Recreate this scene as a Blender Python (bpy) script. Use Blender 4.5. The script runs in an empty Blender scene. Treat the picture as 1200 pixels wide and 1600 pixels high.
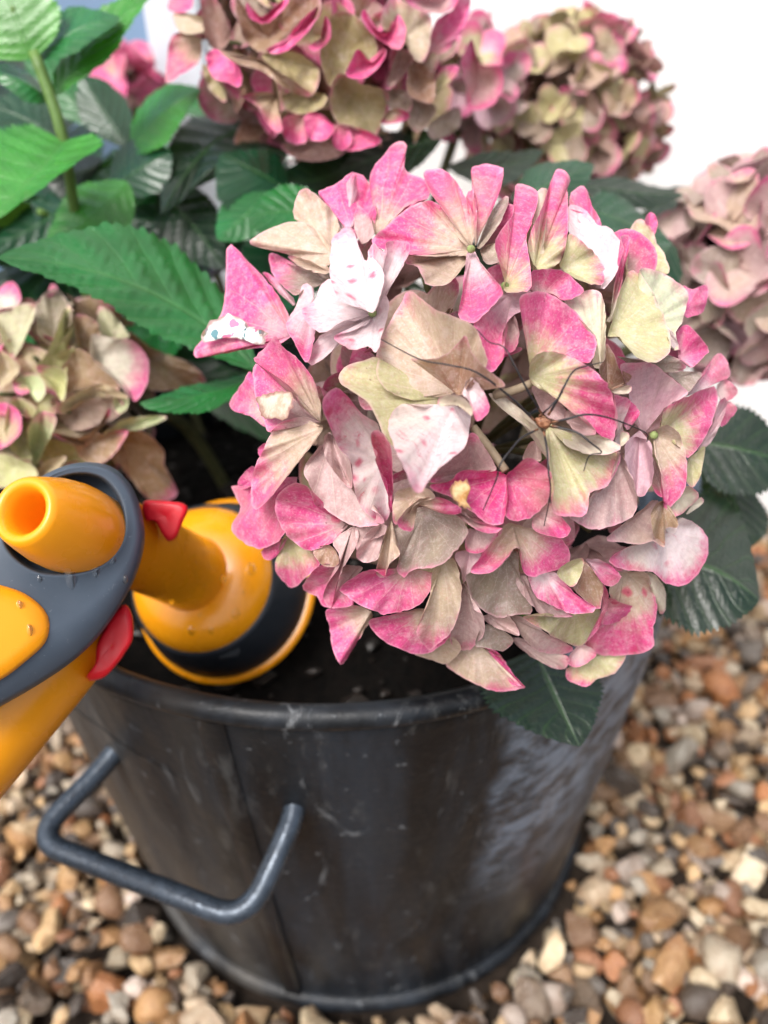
import bpy, math, random
from mathutils import Vector, Matrix, noise
R = math.radians
sc = bpy.context.scene
col = sc.collection
rnd = random.Random(7)

# ---------------------------------------------------------------- camera, world, sun, exposure
CAM = Vector((0.021, -0.393, 0.543)); PITCH = R(35.77); ROLL = R(-1.28); F = 1295.0      # focal length in photo pixels (1200 x 1600)
cd = bpy.data.cameras.new('camera'); cam = bpy.data.objects.new('camera', cd); col.objects.link(cam)
cF = Vector((0, math.cos(PITCH), -math.sin(PITCH))); _u = Vector((0, math.sin(PITCH), math.cos(PITCH))); _r = Vector((1, 0, 0))
cR = _r * math.cos(ROLL) + _u * math.sin(ROLL); cU = _u * math.cos(ROLL) - _r * math.sin(ROLL)
cam.matrix_world = Matrix.Translation(CAM) @ Matrix((cR, cU, -cF)).transposed().to_4x4()
cd.sensor_fit = 'VERTICAL'; cd.sensor_height = 36.0; cd.lens = F / 1600 * 36.0
cd.clip_start = 0.01; cd.clip_end = 200
cd.dof.use_dof = True; cd.dof.focus_distance = 0.238; cd.dof.aperture_fstop = 7.5
sc.camera = cam
SUN_EL, SUN_ROT = R(55), R(214)
w = bpy.data.worlds.new('World'); sc.world = w; w.use_nodes = True
nt = w.node_tree; bg = nt.nodes['Background']
sky = nt.nodes.new('ShaderNodeTexSky'); sky.sky_type = 'NISHITA'; sky.sun_disc = False
sky.sun_elevation = SUN_EL; sky.sun_rotation = SUN_ROT; sky.air_density = 1.0; sky.dust_density = 6.0; sky.ozone_density = 1.0
hs = nt.nodes.new('ShaderNodeHueSaturation'); hs.inputs['Saturation'].default_value = 0.5
nt.links.new(sky.outputs[0], hs.inputs['Color']); nt.links.new(hs.outputs[0], bg.inputs['Color'])
bg.inputs['Strength'].default_value = 0.15
sd = bpy.data.lights.new('sun', 'SUN'); sun = bpy.data.objects.new('sun', sd); col.objects.link(sun)
sd.energy = 1.5; sd.angle = R(24); sd.color = (1.0, 0.98, 0.95)
# direction towards the sun: from behind the camera's left shoulder, high up
sdir = Vector((math.sin(SUN_ROT) * math.cos(SUN_EL), math.cos(SUN_ROT) * math.cos(SUN_EL), math.sin(SUN_EL)))
sun.rotation_euler = sdir.to_track_quat('Z', 'Y').to_euler(); sun.location = sdir * 3
vs = sc.view_settings; vs.view_transform = 'Standard'; vs.look = 'None'; vs.gamma = 1; vs.exposure = 0.58; vs.use_curve_mapping = False

# ---------------------------------------------------------------- helpers
def W(px, py, z):                       # a point of the place seen along one line of sight at depth z
    return CAM + cF * z + cR * ((px - 600) / F * z) + cU * ((800 - py) / F * z)
def proj(p):
    d = Vector(p) - CAM; z = d.dot(cF)
    return 600 + F * d.dot(cR) / z, 800 - F * d.dot(cU) / z, z
def ray_plane_z(px, py, zz):
    d = W(px, py, 1) - CAM; return CAM + d * ((zz - CAM.z) / d.z)
def srgb(r, g, b):
    f = lambda c: (c / 255 / 12.92) if c / 255 < .04045 else ((c / 255 + .055) / 1.055) ** 2.4
    return (f(r), f(g), f(b), 1.0)
def mesh(name, verts, faces, smooth=True):
    me = bpy.data.meshes.new(name); me.from_pydata([tuple(v) for v in verts], [], faces); me.update()
    if smooth: me.polygons.foreach_set('use_smooth', [True] * len(me.polygons))
    return me
def link(name, me, mat=None, parent=None, label=None, cat=None, group=None, kind=None):
    o = bpy.data.objects.new(name, me); col.objects.link(o)
    if mat is not None and me is not None and len(me.materials) == 0: me.materials.append(mat)
    if parent is not None:
        o.parent = parent; o.matrix_parent_inverse = Matrix.Translation(-wloc(parent))
    if label: o['label'] = label
    if cat: o['category'] = cat
    if group: o['group'] = group
    if kind: o['kind'] = kind
    return o
WL = {}
def wloc(o): return WL.get(o.name, Vector((0, 0, 0)))
def thing(name, loc, label, cat, group=None):
    o = link(name, None, None, None, label, cat, group); o.location = loc; o.empty_display_size = .02
    WL[o.name] = Vector(loc); return o
def attr(me, name, vals, kind='FLOAT_VECTOR'):
    a = me.attributes.new(name, kind, 'POINT')
    if kind == 'FLOAT_COLOR': a.data.foreach_set('color', [c for v in vals for c in (v[0], v[1], v[2], 1.0)])
    elif kind == 'FLOAT_VECTOR': a.data.foreach_set('vector', [c for v in vals for c in v])
def catmull(pts, n, closed=True):
    out = []; m = len(pts)
    lens = [max(1e-6, (Vector(pts[(i + 1) % m]) - Vector(pts[i])).length) for i in range(m if closed else m - 1)]
    tot = sum(lens)
    for i, L in enumerate(lens):
        k = max(1, round(n * L / tot))
        p1, p2 = Vector(pts[i]), Vector(pts[(i + 1) % m])
        p0 = Vector(pts[(i - 1) % m]) if closed or i > 0 else p1 * 2 - p2
        p3 = Vector(pts[(i + 2) % m]) if closed or i + 2 < m else p2 * 2 - p1
        for j in range(k):
            t = j / k
            out.append(((p1 * 2) + (p2 - p0) * t + (p0 * 2 - p1 * 5 + p2 * 4 - p3) * t * t + (p1 * 3 - p0 - p2 * 3 + p3) * t ** 3) * .5)
    if not closed: out.append(Vector(pts[-1]))
    return out
def tube(path, rad, seg=10, cap=True):
    v, f = [], []; n = len(path); prev = None
    rr = rad if isinstance(rad, (list, tuple)) else [rad] * n
    for i, p in enumerate(path):
        t = (path[min(i + 1, n - 1)] - path[max(i - 1, 0)]).normalized()
        if prev is None:
            a = t.orthogonal().normalized()
        else:
            a = (prev - t * prev.dot(t)).normalized()
        prev = a; b = t.cross(a)
        for k in range(seg):
            an = 2 * math.pi * k / seg; v.append(p + (a * math.cos(an) + b * math.sin(an)) * rr[i])
    for i in range(n - 1):
        for k in range(seg):
            k2 = (k + 1) % seg; f.append((i * seg + k, i * seg + k2, (i + 1) * seg + k2, (i + 1) * seg + k))
    if cap:
        f.append(tuple(range(seg))[::-1]); f.append(tuple((n - 1) * seg + k for k in range(seg)))
    return v, f
def lathe(prof, A=None, axis=None, seg=48, closed=False):       # prof: (radius, distance along the axis)
    A = A or Vector((0, 0, 0)); axis = (axis or Vector((0, 0, 1))).normalized()
    a = axis.orthogonal().normalized(); b = axis.cross(a); v, f = [], []
    for r_, t in prof:
        for k in range(seg):
            an = 2 * math.pi * k / seg; v.append(A + axis * t + (a * math.cos(an) + b * math.sin(an)) * r_)
    n = len(prof)
    for i in range(n if closed else n - 1):
        i2 = (i + 1) % n
        for k in range(seg):
            k2 = (k + 1) % seg; f.append((i * seg + k, i * seg + k2, i2 * seg + k2, i2 * seg + k))
    return v, f
class Acc:
    def __init__(s): s.v = []; s.f = []; s.a = {}
    def add(s, v, f, **at):
        o = len(s.v); s.v += list(v); s.f += [tuple(i + o for i in q) for q in f]
        for k, x in at.items(): s.a.setdefault(k, []).extend(x)

# ---------------------------------------------------------------- materials
def newmat(name):
    m = bpy.data.materials.new(name); m.use_nodes = True
    return m, m.node_tree, m.node_tree.nodes['Principled BSDF']
class N:                                  # tiny node shorthand
    def __init__(s, nt): s.nt = nt
    def node(s, t, **kw):
        n = s.nt.nodes.new(t)
        for k, v in kw.items(): setattr(n, k, v)
        return n
    def put(s, sock, v):
        if hasattr(v, 'links'): s.nt.links.new(v, sock)
        else: sock.default_value = v
    def math(s, op, a, b=0.0, c=0.0, clamp=False):
        n = s.node('ShaderNodeMath', operation=op, use_clamp=clamp); s.put(n.inputs[0], a); s.put(n.inputs[1], b); s.put(n.inputs[2], c); return n.outputs[0]
    def mix(s, fac, a, b, bt='MIX'):
        n = s.node('ShaderNodeMix', data_type='RGBA', blend_type=bt); s.put(n.inputs[0], fac); s.put(n.inputs[6], a); s.put(n.inputs[7], b); return n.outputs[2]
    def noise(s, scale, detail=3.0, vec=None, rough=.5, dist=0.0):
        n = s.node('ShaderNodeTexNoise'); n.inputs['Scale'].default_value = scale; n.inputs['Detail'].default_value = detail
        n.inputs['Roughness'].default_value = rough; n.inputs['Distortion'].default_value = dist
        if vec is not None: s.put(n.inputs['Vector'], vec)
        return n.outputs[0]
    def smooth(s, x, lo, hi, a=0.0, b=1.0):
        n = s.node('ShaderNodeMapRange', interpolation_type='SMOOTHSTEP'); s.put(n.inputs[0], x)
        for i, q in enumerate((lo, hi, a, b)): s.put(n.inputs[1 + i], q)
        return n.outputs[0]
    def attr(s, name): return s.node('ShaderNodeAttribute', attribute_name=name)
    def sep(s, v):
        n = s.node('ShaderNodeSeparateXYZ'); s.put(n.inputs[0], v); return n.outputs
    def bump(s, h, st, dist=.001):
        n = s.node('ShaderNodeBump'); s.put(n.inputs['Height'], h); n.inputs['Strength'].default_value = st; n.inputs['Distance'].default_value = dist; return n.outputs[0]
    def ramp(s, x, stops, interp='LINEAR'):
        n = s.node('ShaderNodeValToRGB'); n.color_ramp.interpolation = interp; e = n.color_ramp.elements
        while len(e) < len(stops): e.new(1)
        for q, (p, c) in zip(e, stops): q.position = p; q.color = c
        s.put(n.inputs[0], x); return n.outputs[0]
    def coord(s, kind='Object'): return s.node('ShaderNodeTexCoord').outputs[kind]
    def mapv(s, v, scale):
        n = s.node('ShaderNodeMapping'); s.put(n.inputs[0], v); n.inputs['Scale'].default_value = scale; return n.outputs[0]

def petal_material():
    m, nt, b = newmat('petal'); n = N(nt)
    tint = n.attr('tint').outputs['Color']; px = n.sep(n.attr('pk').outputs['Vector']); fx = n.sep(n.attr('fan').outputs['Vector'])
    co = n.coord()
    n1 = n.noise(170, 5, co, .62); n2 = n.noise(520, 3, co); n3 = n.noise(60, 3, co)
    fanv = n.node('ShaderNodeCombineXYZ'); n.put(fanv.inputs[0], n.math('MULTIPLY', fx[0], 7.0)); n.put(fanv.inputs[1], n.math('MULTIPLY', fx[1], 1.3)); n.put(fanv.inputs[2], px[2])
    streak = n.noise(2.4, 4, fanv.outputs[0], .6)
    pf = n.math('ADD', px[0], n.math('MULTIPLY', n.math('SUBTRACT', n1, .5), 2.2))
    pf = n.math('ADD', pf, n.math('MULTIPLY', n.math('SUBTRACT', streak, .5), 1.1))
    mask = n.smooth(pf, -.35, 1.25)
    pink = n.ramp(n3, [(.3, srgb(222, 94, 154)), (.55, srgb(212, 64, 132)), (.75, srgb(228, 122, 176))])
    c = n.mix(n.math('MULTIPLY', mask, .95), tint, pink)
    nf = n.noise(760, 4, co, .7); nm = n.noise(300, 5, co, .7, .4); nl = n.noise(1500, 2, co)
    c = n.mix(n.math('MULTIPLY', n.smooth(nm, .44, .68), .42), c, n.mix(.6, c, srgb(240, 222, 222)))
    c = n.mix(n.math('MULTIPLY', n.smooth(nf, .50, .70), n.math('ADD', .16, n.math('MULTIPLY', mask, .42))), c, srgb(196, 52, 108))
    c = n.mix(n.smooth(nl, .52, .72, 0, .22), c, srgb(244, 226, 222))
    stain = n.math('MULTIPLY', n.smooth(n.noise(120, 4, co, .7, 1.0), .58, .72), n.smooth(nf, .36, .60))
    c = n.mix(n.math('MULTIPLY', stain, n.math('ADD', .12, n.math('MULTIPLY', px[1], .75))), c, srgb(206, 48, 104))
    # veins fanning from the claw
    w1 = n.math('ADD', n.math('MULTIPLY', fx[0], 2.6), n.math('MULTIPLY', n.math('SUBTRACT', n.noise(90, 2, co), .5), .55))
    v1 = n.math('ABSOLUTE', n.math('SUBTRACT', n.math('FRACT', w1), .5))
    vein = n.smooth(v1, .0, .055, 1.0, 0.0)
    vein = n.math('MULTIPLY', vein, n.smooth(fx[1], .15, .95, 1.0, .1))
    c = n.mix(n.math('MULTIPLY', vein, .34), c, srgb(240, 222, 205))
    w2 = n.math('ADD', n.math('MULTIPLY', fx[0], 8.5), n.math('MULTIPLY', n.math('SUBTRACT', n.noise(160, 3, co), .5), 1.6))
    vein2 = n.math('MULTIPLY', n.smooth(n.math('ABSOLUTE', n.math('SUBTRACT', n.math('FRACT', w2), .5)), .0, .10, 1.0, 0.0), n.smooth(fx[1], .2, .5))
    c = n.mix(n.math('MULTIPLY', vein2, .16), c, srgb(150, 84, 96))
    c = n.mix(n.smooth(n2, .35, .75, 0.0, .2), c, srgb(120, 80, 82))
    c = n.mix(n.smooth(n.noise(38, 2, co), .5, .72, 0, .22), c, srgb(196, 190, 140))
    # age spots: darker pink rings
    vo = n.node('ShaderNodeTexVoronoi'); vo.inputs['Scale'].default_value = 165; n.put(vo.inputs['Vector'], co)
    on = n.math('GREATER_THAN', n.math('MULTIPLY', px[1], n.noise(75, 2, co)), .30)
    rad = n.math('ADD', n.math('ADD', vo.outputs['Distance'], n.math('MULTIPLY', n.math('SUBTRACT', n1, .5), .7)), n.math('MULTIPLY', n.sep(vo.outputs['Color'])[0], .34))
    spot = n.math('MULTIPLY', n.smooth(rad, .12, .40, 1.0, 0.0), on)
    c = n.mix(n.math('MULTIPLY', spot, .72), c, srgb(196, 44, 98))
    c = n.mix(n.math('MULTIPLY', n.math('MULTIPLY', n.smooth(rad, .02, .10, 1.0, 0.0), on), .7), c, srgb(120, 40, 55))
    # tiny dark specks
    vs_ = n.node('ShaderNodeTexVoronoi'); vs_.inputs['Scale'].default_value = 260; n.put(vs_.inputs['Vector'], co)
    sp = n.math('MULTIPLY', n.smooth(vs_.outputs['Distance'], .05, .11, 1.0, 0.0), n.math('GREATER_THAN', n.noise(50, 1, co), .58))
    c = n.mix(n.math('MULTIPLY', sp, .5), c, srgb(110, 60, 62))
    # pale margin
    c = n.mix(n.smooth(fx[2], .955, 1.0, 0.0, .35), c, srgb(244, 190, 205))
    nt.links.new(c, b.inputs['Base Color']); b.inputs['Roughness'].default_value = .52; b.inputs['Specular IOR Level'].default_value = .32
    h = n.math('ADD', n.math('ADD', n.math('MULTIPLY', n2, .6), nf), n.math('MULTIPLY', vein, -.5)); h = n.math('ADD', h, n.math('MULTIPLY', streak, .35))
    bn = n.bump(h, .25, .0005); nt.links.new(bn, b.inputs['Normal'])
    tr = n.node('ShaderNodeBsdfTranslucent'); nt.links.new(c, tr.inputs[0]); nt.links.new(bn, tr.inputs[1])
    mx = n.node('ShaderNodeMixShader'); mx.inputs[0].default_value = .12
    nt.links.new(b.outputs[0], mx.inputs[1]); nt.links.new(tr.outputs[0], mx.inputs[2]); nt.links.new(mx.outputs[0], nt.nodes['Material Output'].inputs[0])
    return m
M_PETAL = petal_material()

def leaf_material():
    m, nt, b = newmat('leaf'); n = N(nt)
    tint = n.attr('tint').outputs['Color']; u = n.sep(n.attr('leafuv').outputs['Vector'])
    co = n.coord(); av = n.math('ABSOLUTE', u[1])
    t = n.math('MULTIPLY', n.math('SUBTRACT', u[0], n.math('MULTIPLY', n.math('POWER', av, .8), .26)), 7.0)
    t = n.math('ADD', t, n.math('MULTIPLY', n.math('SUBTRACT', n.noise(40, 2, co), .5), .7))
    lat = n.smooth(n.math('ABSOLUTE', n.math('SUBTRACT', n.math('FRACT', t), .5)), .0, .085, 1.0, 0.0)
    rib = n.smooth(av, .015, .06, 1.0, 0.0)
    vein = n.math('MAXIMUM', n.math('MULTIPLY', lat, .45), rib)
    n1 = n.noise(60, 4, co); n2 = n.noise(400, 3, co)
    vo = n.node('ShaderNodeTexVoronoi', feature='DISTANCE_TO_EDGE'); vo.inputs['Scale'].default_value = 420; n.put(vo.inputs['Vector'], co)
    ret = n.smooth(vo.outputs[0], .0, .09, 1.0, 0.0)
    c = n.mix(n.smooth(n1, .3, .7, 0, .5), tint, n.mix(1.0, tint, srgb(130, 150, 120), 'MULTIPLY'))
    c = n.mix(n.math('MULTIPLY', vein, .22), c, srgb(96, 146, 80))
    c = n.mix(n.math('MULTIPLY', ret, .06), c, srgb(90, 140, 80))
    nt.links.new(c, b.inputs['Base Color'])
    nt.links.new(n.smooth(n1, .3, .7, .24, .42), b.inputs['Roughness']); b.inputs['Specular IOR Level'].default_value = .6; b.inputs['Coat Weight'].default_value = .22; b.inputs['Coat Roughness'].default_value = .16
    h = n.math('ADD', n.math('MULTIPLY', vein, -1.0), n.math('ADD', n.math('MULTIPLY', n2, .35), n.math('MULTIPLY', ret, -.12)))
    bn = n.bump(h, .5, .0009); nt.links.new(bn, b.inputs['Normal'])
    tr = n.node('ShaderNodeBsdfTranslucent'); nt.links.new(n.mix(.5, c, srgb(110, 165, 40)), tr.inputs[0])
    mx = n.node('ShaderNodeMixShader'); mx.inputs[0].default_value = .18
    nt.links.new(b.outputs[0], mx.inputs[1]); nt.links.new(tr.outputs[0], mx.inputs[2]); nt.links.new(mx.outputs[0], nt.nodes['Material Output'].inputs[0])
    return m
M_LEAF = leaf_material()

def plain(name, c, rough=.5, spec=.5, metal=0.0, var=.25, scale=80, bump=.2, dark=None, coat=0.0):
    m, nt, b = newmat(name); n = N(nt); co = n.coord()
    nz = n.noise(scale, 4, co, .6); d = dark or tuple(x * .55 for x in c[:3]) + (1,)
    nt.links.new(n.mix(n.smooth(nz, .35, .7, 0, var * 2), c, d), b.inputs['Base Color'])
    nt.links.new(n.smooth(n.noise(scale * 2.3, 3, co), .3, .7, max(.03, rough - .08), min(1, rough + .1)), b.inputs['Roughness'])
    b.inputs['Specular IOR Level'].default_value = spec; b.inputs['Metallic'].default_value = metal; b.inputs['Coat Weight'].default_value = coat
    if bump: nt.links.new(n.bump(n.noise(scale * 3, 4, co), bump, .001), b.inputs['Normal'])
    return m
M_STEM = plain('stem', srgb(96, 128, 62), .45, .4, var=.3, scale=120)
M_WOOD = plain('woody_stem', srgb(92, 76, 58), .7, .3, var=.4, scale=150)
M_PEDICEL = plain('pedicel', srgb(150, 134, 112), .6, .3, var=.3, scale=200)
M_STALK = plain('stalk', srgb(84, 84, 52), .6, .3, var=.3, scale=150)
M_EYE = plain('floret_eye', srgb(146, 162, 104), .5, .3, var=.4, scale=300)
M_ORANGE = plain('orange_plastic', srgb(242, 158, 22), .28, .5, var=.02, scale=30, bump=.0, coat=.15)
M_GREY = plain('grey_rubber', srgb(72, 84, 98), .46, .5, var=.12, scale=60, bump=.08)
M_RED = plain('red_plastic', srgb(214, 20, 38), .42, .5, var=.12, scale=90, bump=.05)
mg = M_GREY.node_tree; ng = N(mg); bc_ = mg.nodes['Principled BSDF'].inputs['Base Color']; src = bc_.links[0].from_socket; cg = ng.coord()
mg.links.new(ng.mix(ng.smooth(ng.noise(420, 5, cg, .75, .6), .62, .72, 0, .35), src, srgb(150, 158, 166)), bc_)
M_PRINT = plain('print', srgb(120, 126, 132), .5, .4, var=.1)

def pebble_material():
    m, nt, b = newmat('pebble'); n = N(nt); co = n.coord()
    tint = n.attr('tint').outputs['Color']
    n1 = n.noise(95, 5, co, .65, .6); n2 = n.noise(600, 3, co)
    c = n.mix(n.smooth(n1, .38, .68, 0, .55), tint, n.mix(1.0, tint, srgb(176, 132, 92), 'MULTIPLY'))
    c = n.mix(n.smooth(n.noise(140, 4, co, .6, 1.5), .62, .72, 0, .45), c, srgb(214, 190, 158))
    nt.links.new(c, b.inputs['Base Color'])
    nt.links.new(n.smooth(n.noise(50, 3, co), .35, .65, .16, .5), b.inputs['Roughness'])
    nt.links.new(n.bump(n.math('ADD', n2, n1), .6, .002), b.inputs['Normal'])
    return m
M_PEB = pebble_material()

def pot_material(sheen_a):
    m, nt, b = newmat('weathered_steel'); n = N(nt); co = n.coord()
    st = n.mapv(co, (1, 1, .16)); n1 = n.noise(26, 6, st, .62, .4); n2 = n.noise(14, 5, co, .6); n3 = n.noise(160, 4, co, .6); n4 = n.noise(48, 6, n.mapv(co, (1, 1, .35)), .7, 1.2)
    c = n.mix(n.smooth(n1, .38, .66), srgb(12, 15, 19), srgb(40, 46, 54))
    c = n.mix(n.smooth(n2, .5, .7, 0, .3), c, srgb(44, 46, 48))
    c = n.mix(n.smooth(n4, .60, .72, 0, .55), c, srgb(150, 154, 158))
    c = n.mix(n.smooth(n3, .64, .73, 0, .35), c, srgb(150, 156, 162))
    c = n.mix(n.smooth(n.noise(70, 5, n.mapv(co, (1, 1, .25)), .7), .56, .7, 0, .4), c, srgb(96, 98, 98))
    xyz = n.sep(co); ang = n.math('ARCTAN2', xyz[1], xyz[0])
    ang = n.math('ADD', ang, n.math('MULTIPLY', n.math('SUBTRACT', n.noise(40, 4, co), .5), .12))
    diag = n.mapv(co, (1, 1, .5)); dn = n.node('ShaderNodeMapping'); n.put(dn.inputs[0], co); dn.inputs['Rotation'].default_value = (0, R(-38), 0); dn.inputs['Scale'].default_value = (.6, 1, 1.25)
    painted_sheen = n.math('MULTIPLY', n.smooth(ang, sheen_a - .05, sheen_a + .05), n.smooth(ang, .9, .5))
    painted_sheen = n.math('MULTIPLY', painted_sheen, n.smooth(n.math('ADD', xyz[2], n.math('MULTIPLY', n.math('SUBTRACT', n.noise(22, 4, co), .5), .10)), .08, .20))
    painted_sheen = n.math('MULTIPLY', painted_sheen, n.smooth(n.noise(58, 8, dn.outputs[0], .74, .3), .40, .60, .10, 1.0))
    c = n.mix(n.math('MULTIPLY', painted_sheen, .9), c, srgb(134, 150, 170))  # right-hand sheen painted into the colour, streaked like bare worn metal
    dull = n.math('MULTIPLY', n.smooth(ang, -1.75, -2.05), n.smooth(n.noise(18, 5, st, .6), .3, .6))
    c = n.mix(n.math('MULTIPLY', dull, .6), c, srgb(92, 88, 82))
    nt.links.new(c, b.inputs['Base Color'])
    n.put(b.inputs['Metallic'], n.smooth(painted_sheen, 0, 1, .12, .2))
    b.inputs['Specular IOR Level'].default_value = .35
    nt.links.new(n.math('ADD', n.smooth(n1, .3, .7, .34, .5), n.smooth(n4, .4, .7, 0, .14)), b.inputs['Roughness'])
    nt.links.new(n.bump(n.math('ADD', n.math('MULTIPLY', n4, 1.4), n3), .35, .0012), b.inputs['Normal'])
    return m
def soil_material():
    m, nt, b = newmat('soil'); n = N(nt); co = n.coord()
    c = n.mix(n.smooth(n.noise(160, 5, co, .7), .35, .7), srgb(7, 6, 5), srgb(22, 17, 14))
    nt.links.new(c, b.inputs['Base Color']); b.inputs['Roughness'].default_value = .8; b.inputs['Specular IOR Level'].default_value = .15
    nt.links.new(n.bump(n.noise(220, 5, co, .7), 1.0, .004), b.inputs['Normal']); return m
M_SOIL = soil_material()

# ---------------------------------------------------------------- setting: ground, house wall, door
WALL_Y = 0.335
g = link('ground', mesh('ground', [(-30, -30, -.012), (30, -30, -.012), (30, 30, -.012), (-30, 30, -.012)], [(0, 1, 2, 3)], False), None, None, 'damp gravel ground round the metal pot', None, None, 'structure')
g.data.materials.append(plain('grit', srgb(56, 46, 38), .8, .3, var=.5, scale=120, bump=1.0))

def box(x0, x1, y0, y1, z0, z1):
    v = [(x, y, z) for z in (z0, z1) for y in (y0, y1) for x in (x0, x1)]
    return v, [(0, 2, 3, 1), (4, 5, 7, 6), (0, 1, 5, 4), (2, 6, 7, 3), (0, 4, 6, 2), (1, 3, 7, 5)]
def bevel(o, wd, seg=2):
    md = o.modifiers.new('bevel', 'BEVEL'); md.width = wd; md.segments = seg; md.limit_method = 'ANGLE'
def wall_x(px, py):
    d = W(px, py, 1) - CAM; return CAM.x + d.x * ((WALL_Y - CAM.y) / d.y)
m, nt_, b_ = newmat('white_render'); n_ = N(nt_); co_ = n_.coord()
nt_.links.new(n_.mix(n_.smooth(n_.noise(7, 5, co_), .4, .7, 0, .3), srgb(250, 250, 249), srgb(242, 242, 240)), b_.inputs['Base Color']); b_.inputs['Roughness'].default_value = .8
nt_.links.new(n_.bump(n_.noise(120, 4, co_), .4, .002), b_.inputs['Normal']); M_WALL = m
dx1 = wall_x(258, 60); dx0 = dx1 - .78
wall = thing('house_wall', (0, WALL_Y, 0), 'bright white rendered house wall behind the hydrangea', 'wall')
for nm, bx in (('wall_panel', (dx1 + .03, 6, WALL_Y, WALL_Y + .2, -.02, 3)), ('wall_panel', (-6, dx0 - .03, WALL_Y, WALL_Y + .2, -.02, 3)), ('lintel', (dx0 - .03, dx1 + .03, WALL_Y, WALL_Y + .2, 2.05, 3))):
    o = link(nm, mesh(nm, *box(*bx), False), M_WALL, wall); bevel(o, .006)
M_BLUE = plain('blue_grey_paint', srgb(128, 156, 186), .45, .5, var=.1, scale=20, bump=.15)
M_BLUED = plain('frame_paint', srgb(222, 230, 238), .45, .5, var=.06, scale=20, bump=.1)
door = thing('door', ((dx0 + dx1) / 2, WALL_Y + .03, 0), 'pale blue-grey painted boarded door in the white wall, behind the leaves at top left', 'door')
nb = 7; bw = (dx1 - dx0 - .02) / nb
for i in range(nb):
    o = link('board', mesh('board', *box(dx0 + .01 + i * bw + .003, dx0 + .01 + (i + 1) * bw - .003, WALL_Y + .03, WALL_Y + .06, .01, 2.0), False), M_BLUE, door); bevel(o, .004)
o = link('door_back', mesh('door_back', *box(dx0, dx1, WALL_Y + .055, WALL_Y + .08, .0, 2.04), False), M_BLUE, door)
for a_, c_ in ((dx0 - .03, dx0 + .012), (dx1 - .012, dx1 + .03)):
    o = link('door_frame', mesh('door_frame', *box(a_, c_, WALL_Y - .008, WALL_Y + .05, 0, 2.05), False), M_BLUED, door); bevel(o, .004)

# ---------------------------------------------------------------- the pot
PR, PB, PH = .187, .156, .304
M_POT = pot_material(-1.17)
pot = thing('metal_pot', (0, 0, 0), 'dark weathered steel pot with wire side handle standing on gravel', 'pot')
NS = 96
def pr(z): return PB + (PR - PB) * (z / PH) ** .85
prof = [(PB - .01, .004), (PB, .004)] + [(pr(z), z) for z in [.006 + (PH - .012) * i / 22 for i in range(23)]] + [(PR - .004, PH - .004), (PR - .004, PH - .03), (PB - .004, .02), (.001, .02)]
v, f = lathe(prof, seg=NS)
for i, p in enumerate(v):                                          # hand-worn: shallow dents
    rr = math.hypot(p.x, p.y)
    if rr > .05:
        k = 1 + .010 * noise.noise(Vector((p.x * 7, p.y * 7, p.z * 6))) + .004 * noise.noise(p * 22)
        v[i] = Vector((p.x * k, p.y * k, p.z))
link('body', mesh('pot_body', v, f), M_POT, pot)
def ringtube(rad, z, r_, sq=1.0):
    prof = [(rad + r_ * math.cos(2 * math.pi * i / 12), z + sq * r_ * math.sin(2 * math.pi * i / 12)) for i in range(12)]
    v, f = lathe(prof, seg=NS, closed=True)
    return [p * (1 + .010 * noise.noise(Vector((p.x * 7, p.y * 7, p.z * 6)))) if True else p for p in v], f
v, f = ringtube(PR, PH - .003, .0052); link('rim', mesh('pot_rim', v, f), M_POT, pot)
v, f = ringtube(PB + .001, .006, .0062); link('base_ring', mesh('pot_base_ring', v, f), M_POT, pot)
def on_pot(px, py):
    d = (W(px, py, 1) - CAM); t = .25
    best = None
    for i in range(3000):
        t = .2 + i * .0002; p = CAM + d * t
        if math.hypot(p.x, p.y) <= pr(max(0.001, min(PH, p.z))): return p
    return None
A1 = on_pot(178, 1190); A2 = on_pot(462, 1272)
zz = .5 * (A1.z + A2.z)
C1 = ray_plane_z(52, 1312, zz - .012); C2 = ray_plane_z(385, 1442, zz - .012)
print('painted_sheen', [math.atan2(q.y, q.x) for q in (on_pot(785, 1110), on_pot(800, 1300), on_pot(940, 1150)) if q])
print('handle', A1, A2, C1, C2, 'd', (A1 - A2).length)
def rounded(pts, rad, k=7):
    out = [pts[0]]
    for i in range(1, len(pts) - 1):
        p = pts[i]; a = (pts[i - 1] - p); b = (pts[i + 1] - p); ra = min(rad, a.length * .45, b.length * .45)
        s, e = p + a.normalized() * ra, p + b.normalized() * ra
        for j in range(k + 1):
            t = j / k; out.append(s * (1 - t) ** 2 + p * 2 * t * (1 - t) + e * t * t)
    out.append(pts[-1]); return out
def fine(path, step=.006):
    o = []
    for a, b in zip(path[:-1], path[1:]):
        k = max(1, int((b - a).length / step))
        o += [a.lerp(b, j / k) for j in range(k)]
    return o + [path[-1]]
rad_in = lambda p: Vector((p.x, p.y, 0)).normalized()
def wallpt(A_, dz, off): n0 = rad_in(A_); return n0 * (pr(A_.z + dz) + off) + Vector((0, 0, A_.z + dz))
hp = fine(rounded([wallpt(A1, .010, -.014), wallpt(A1, .002, .005), C1, C2, wallpt(A2, .002, .005), wallpt(A2, .010, -.014)], .016))
hp = [p + Vector((noise.noise(p * 40), noise.noise(p * 40 + Vector((5, 0, 0))), noise.noise(p * 40 + Vector((0, 9, 0))))) * .0004 for p in hp]
v, f = tube(hp, [.0049 * (1 + .03 * noise.noise(p * 130)) for p in hp], 14); M_HANDLE = plain('handle_steel', srgb(66, 76, 88), .32, .6, .45, var=.4, scale=110, bump=.3)
link('handle', mesh('pot_handle', v, f), M_HANDLE, pot)
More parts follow.
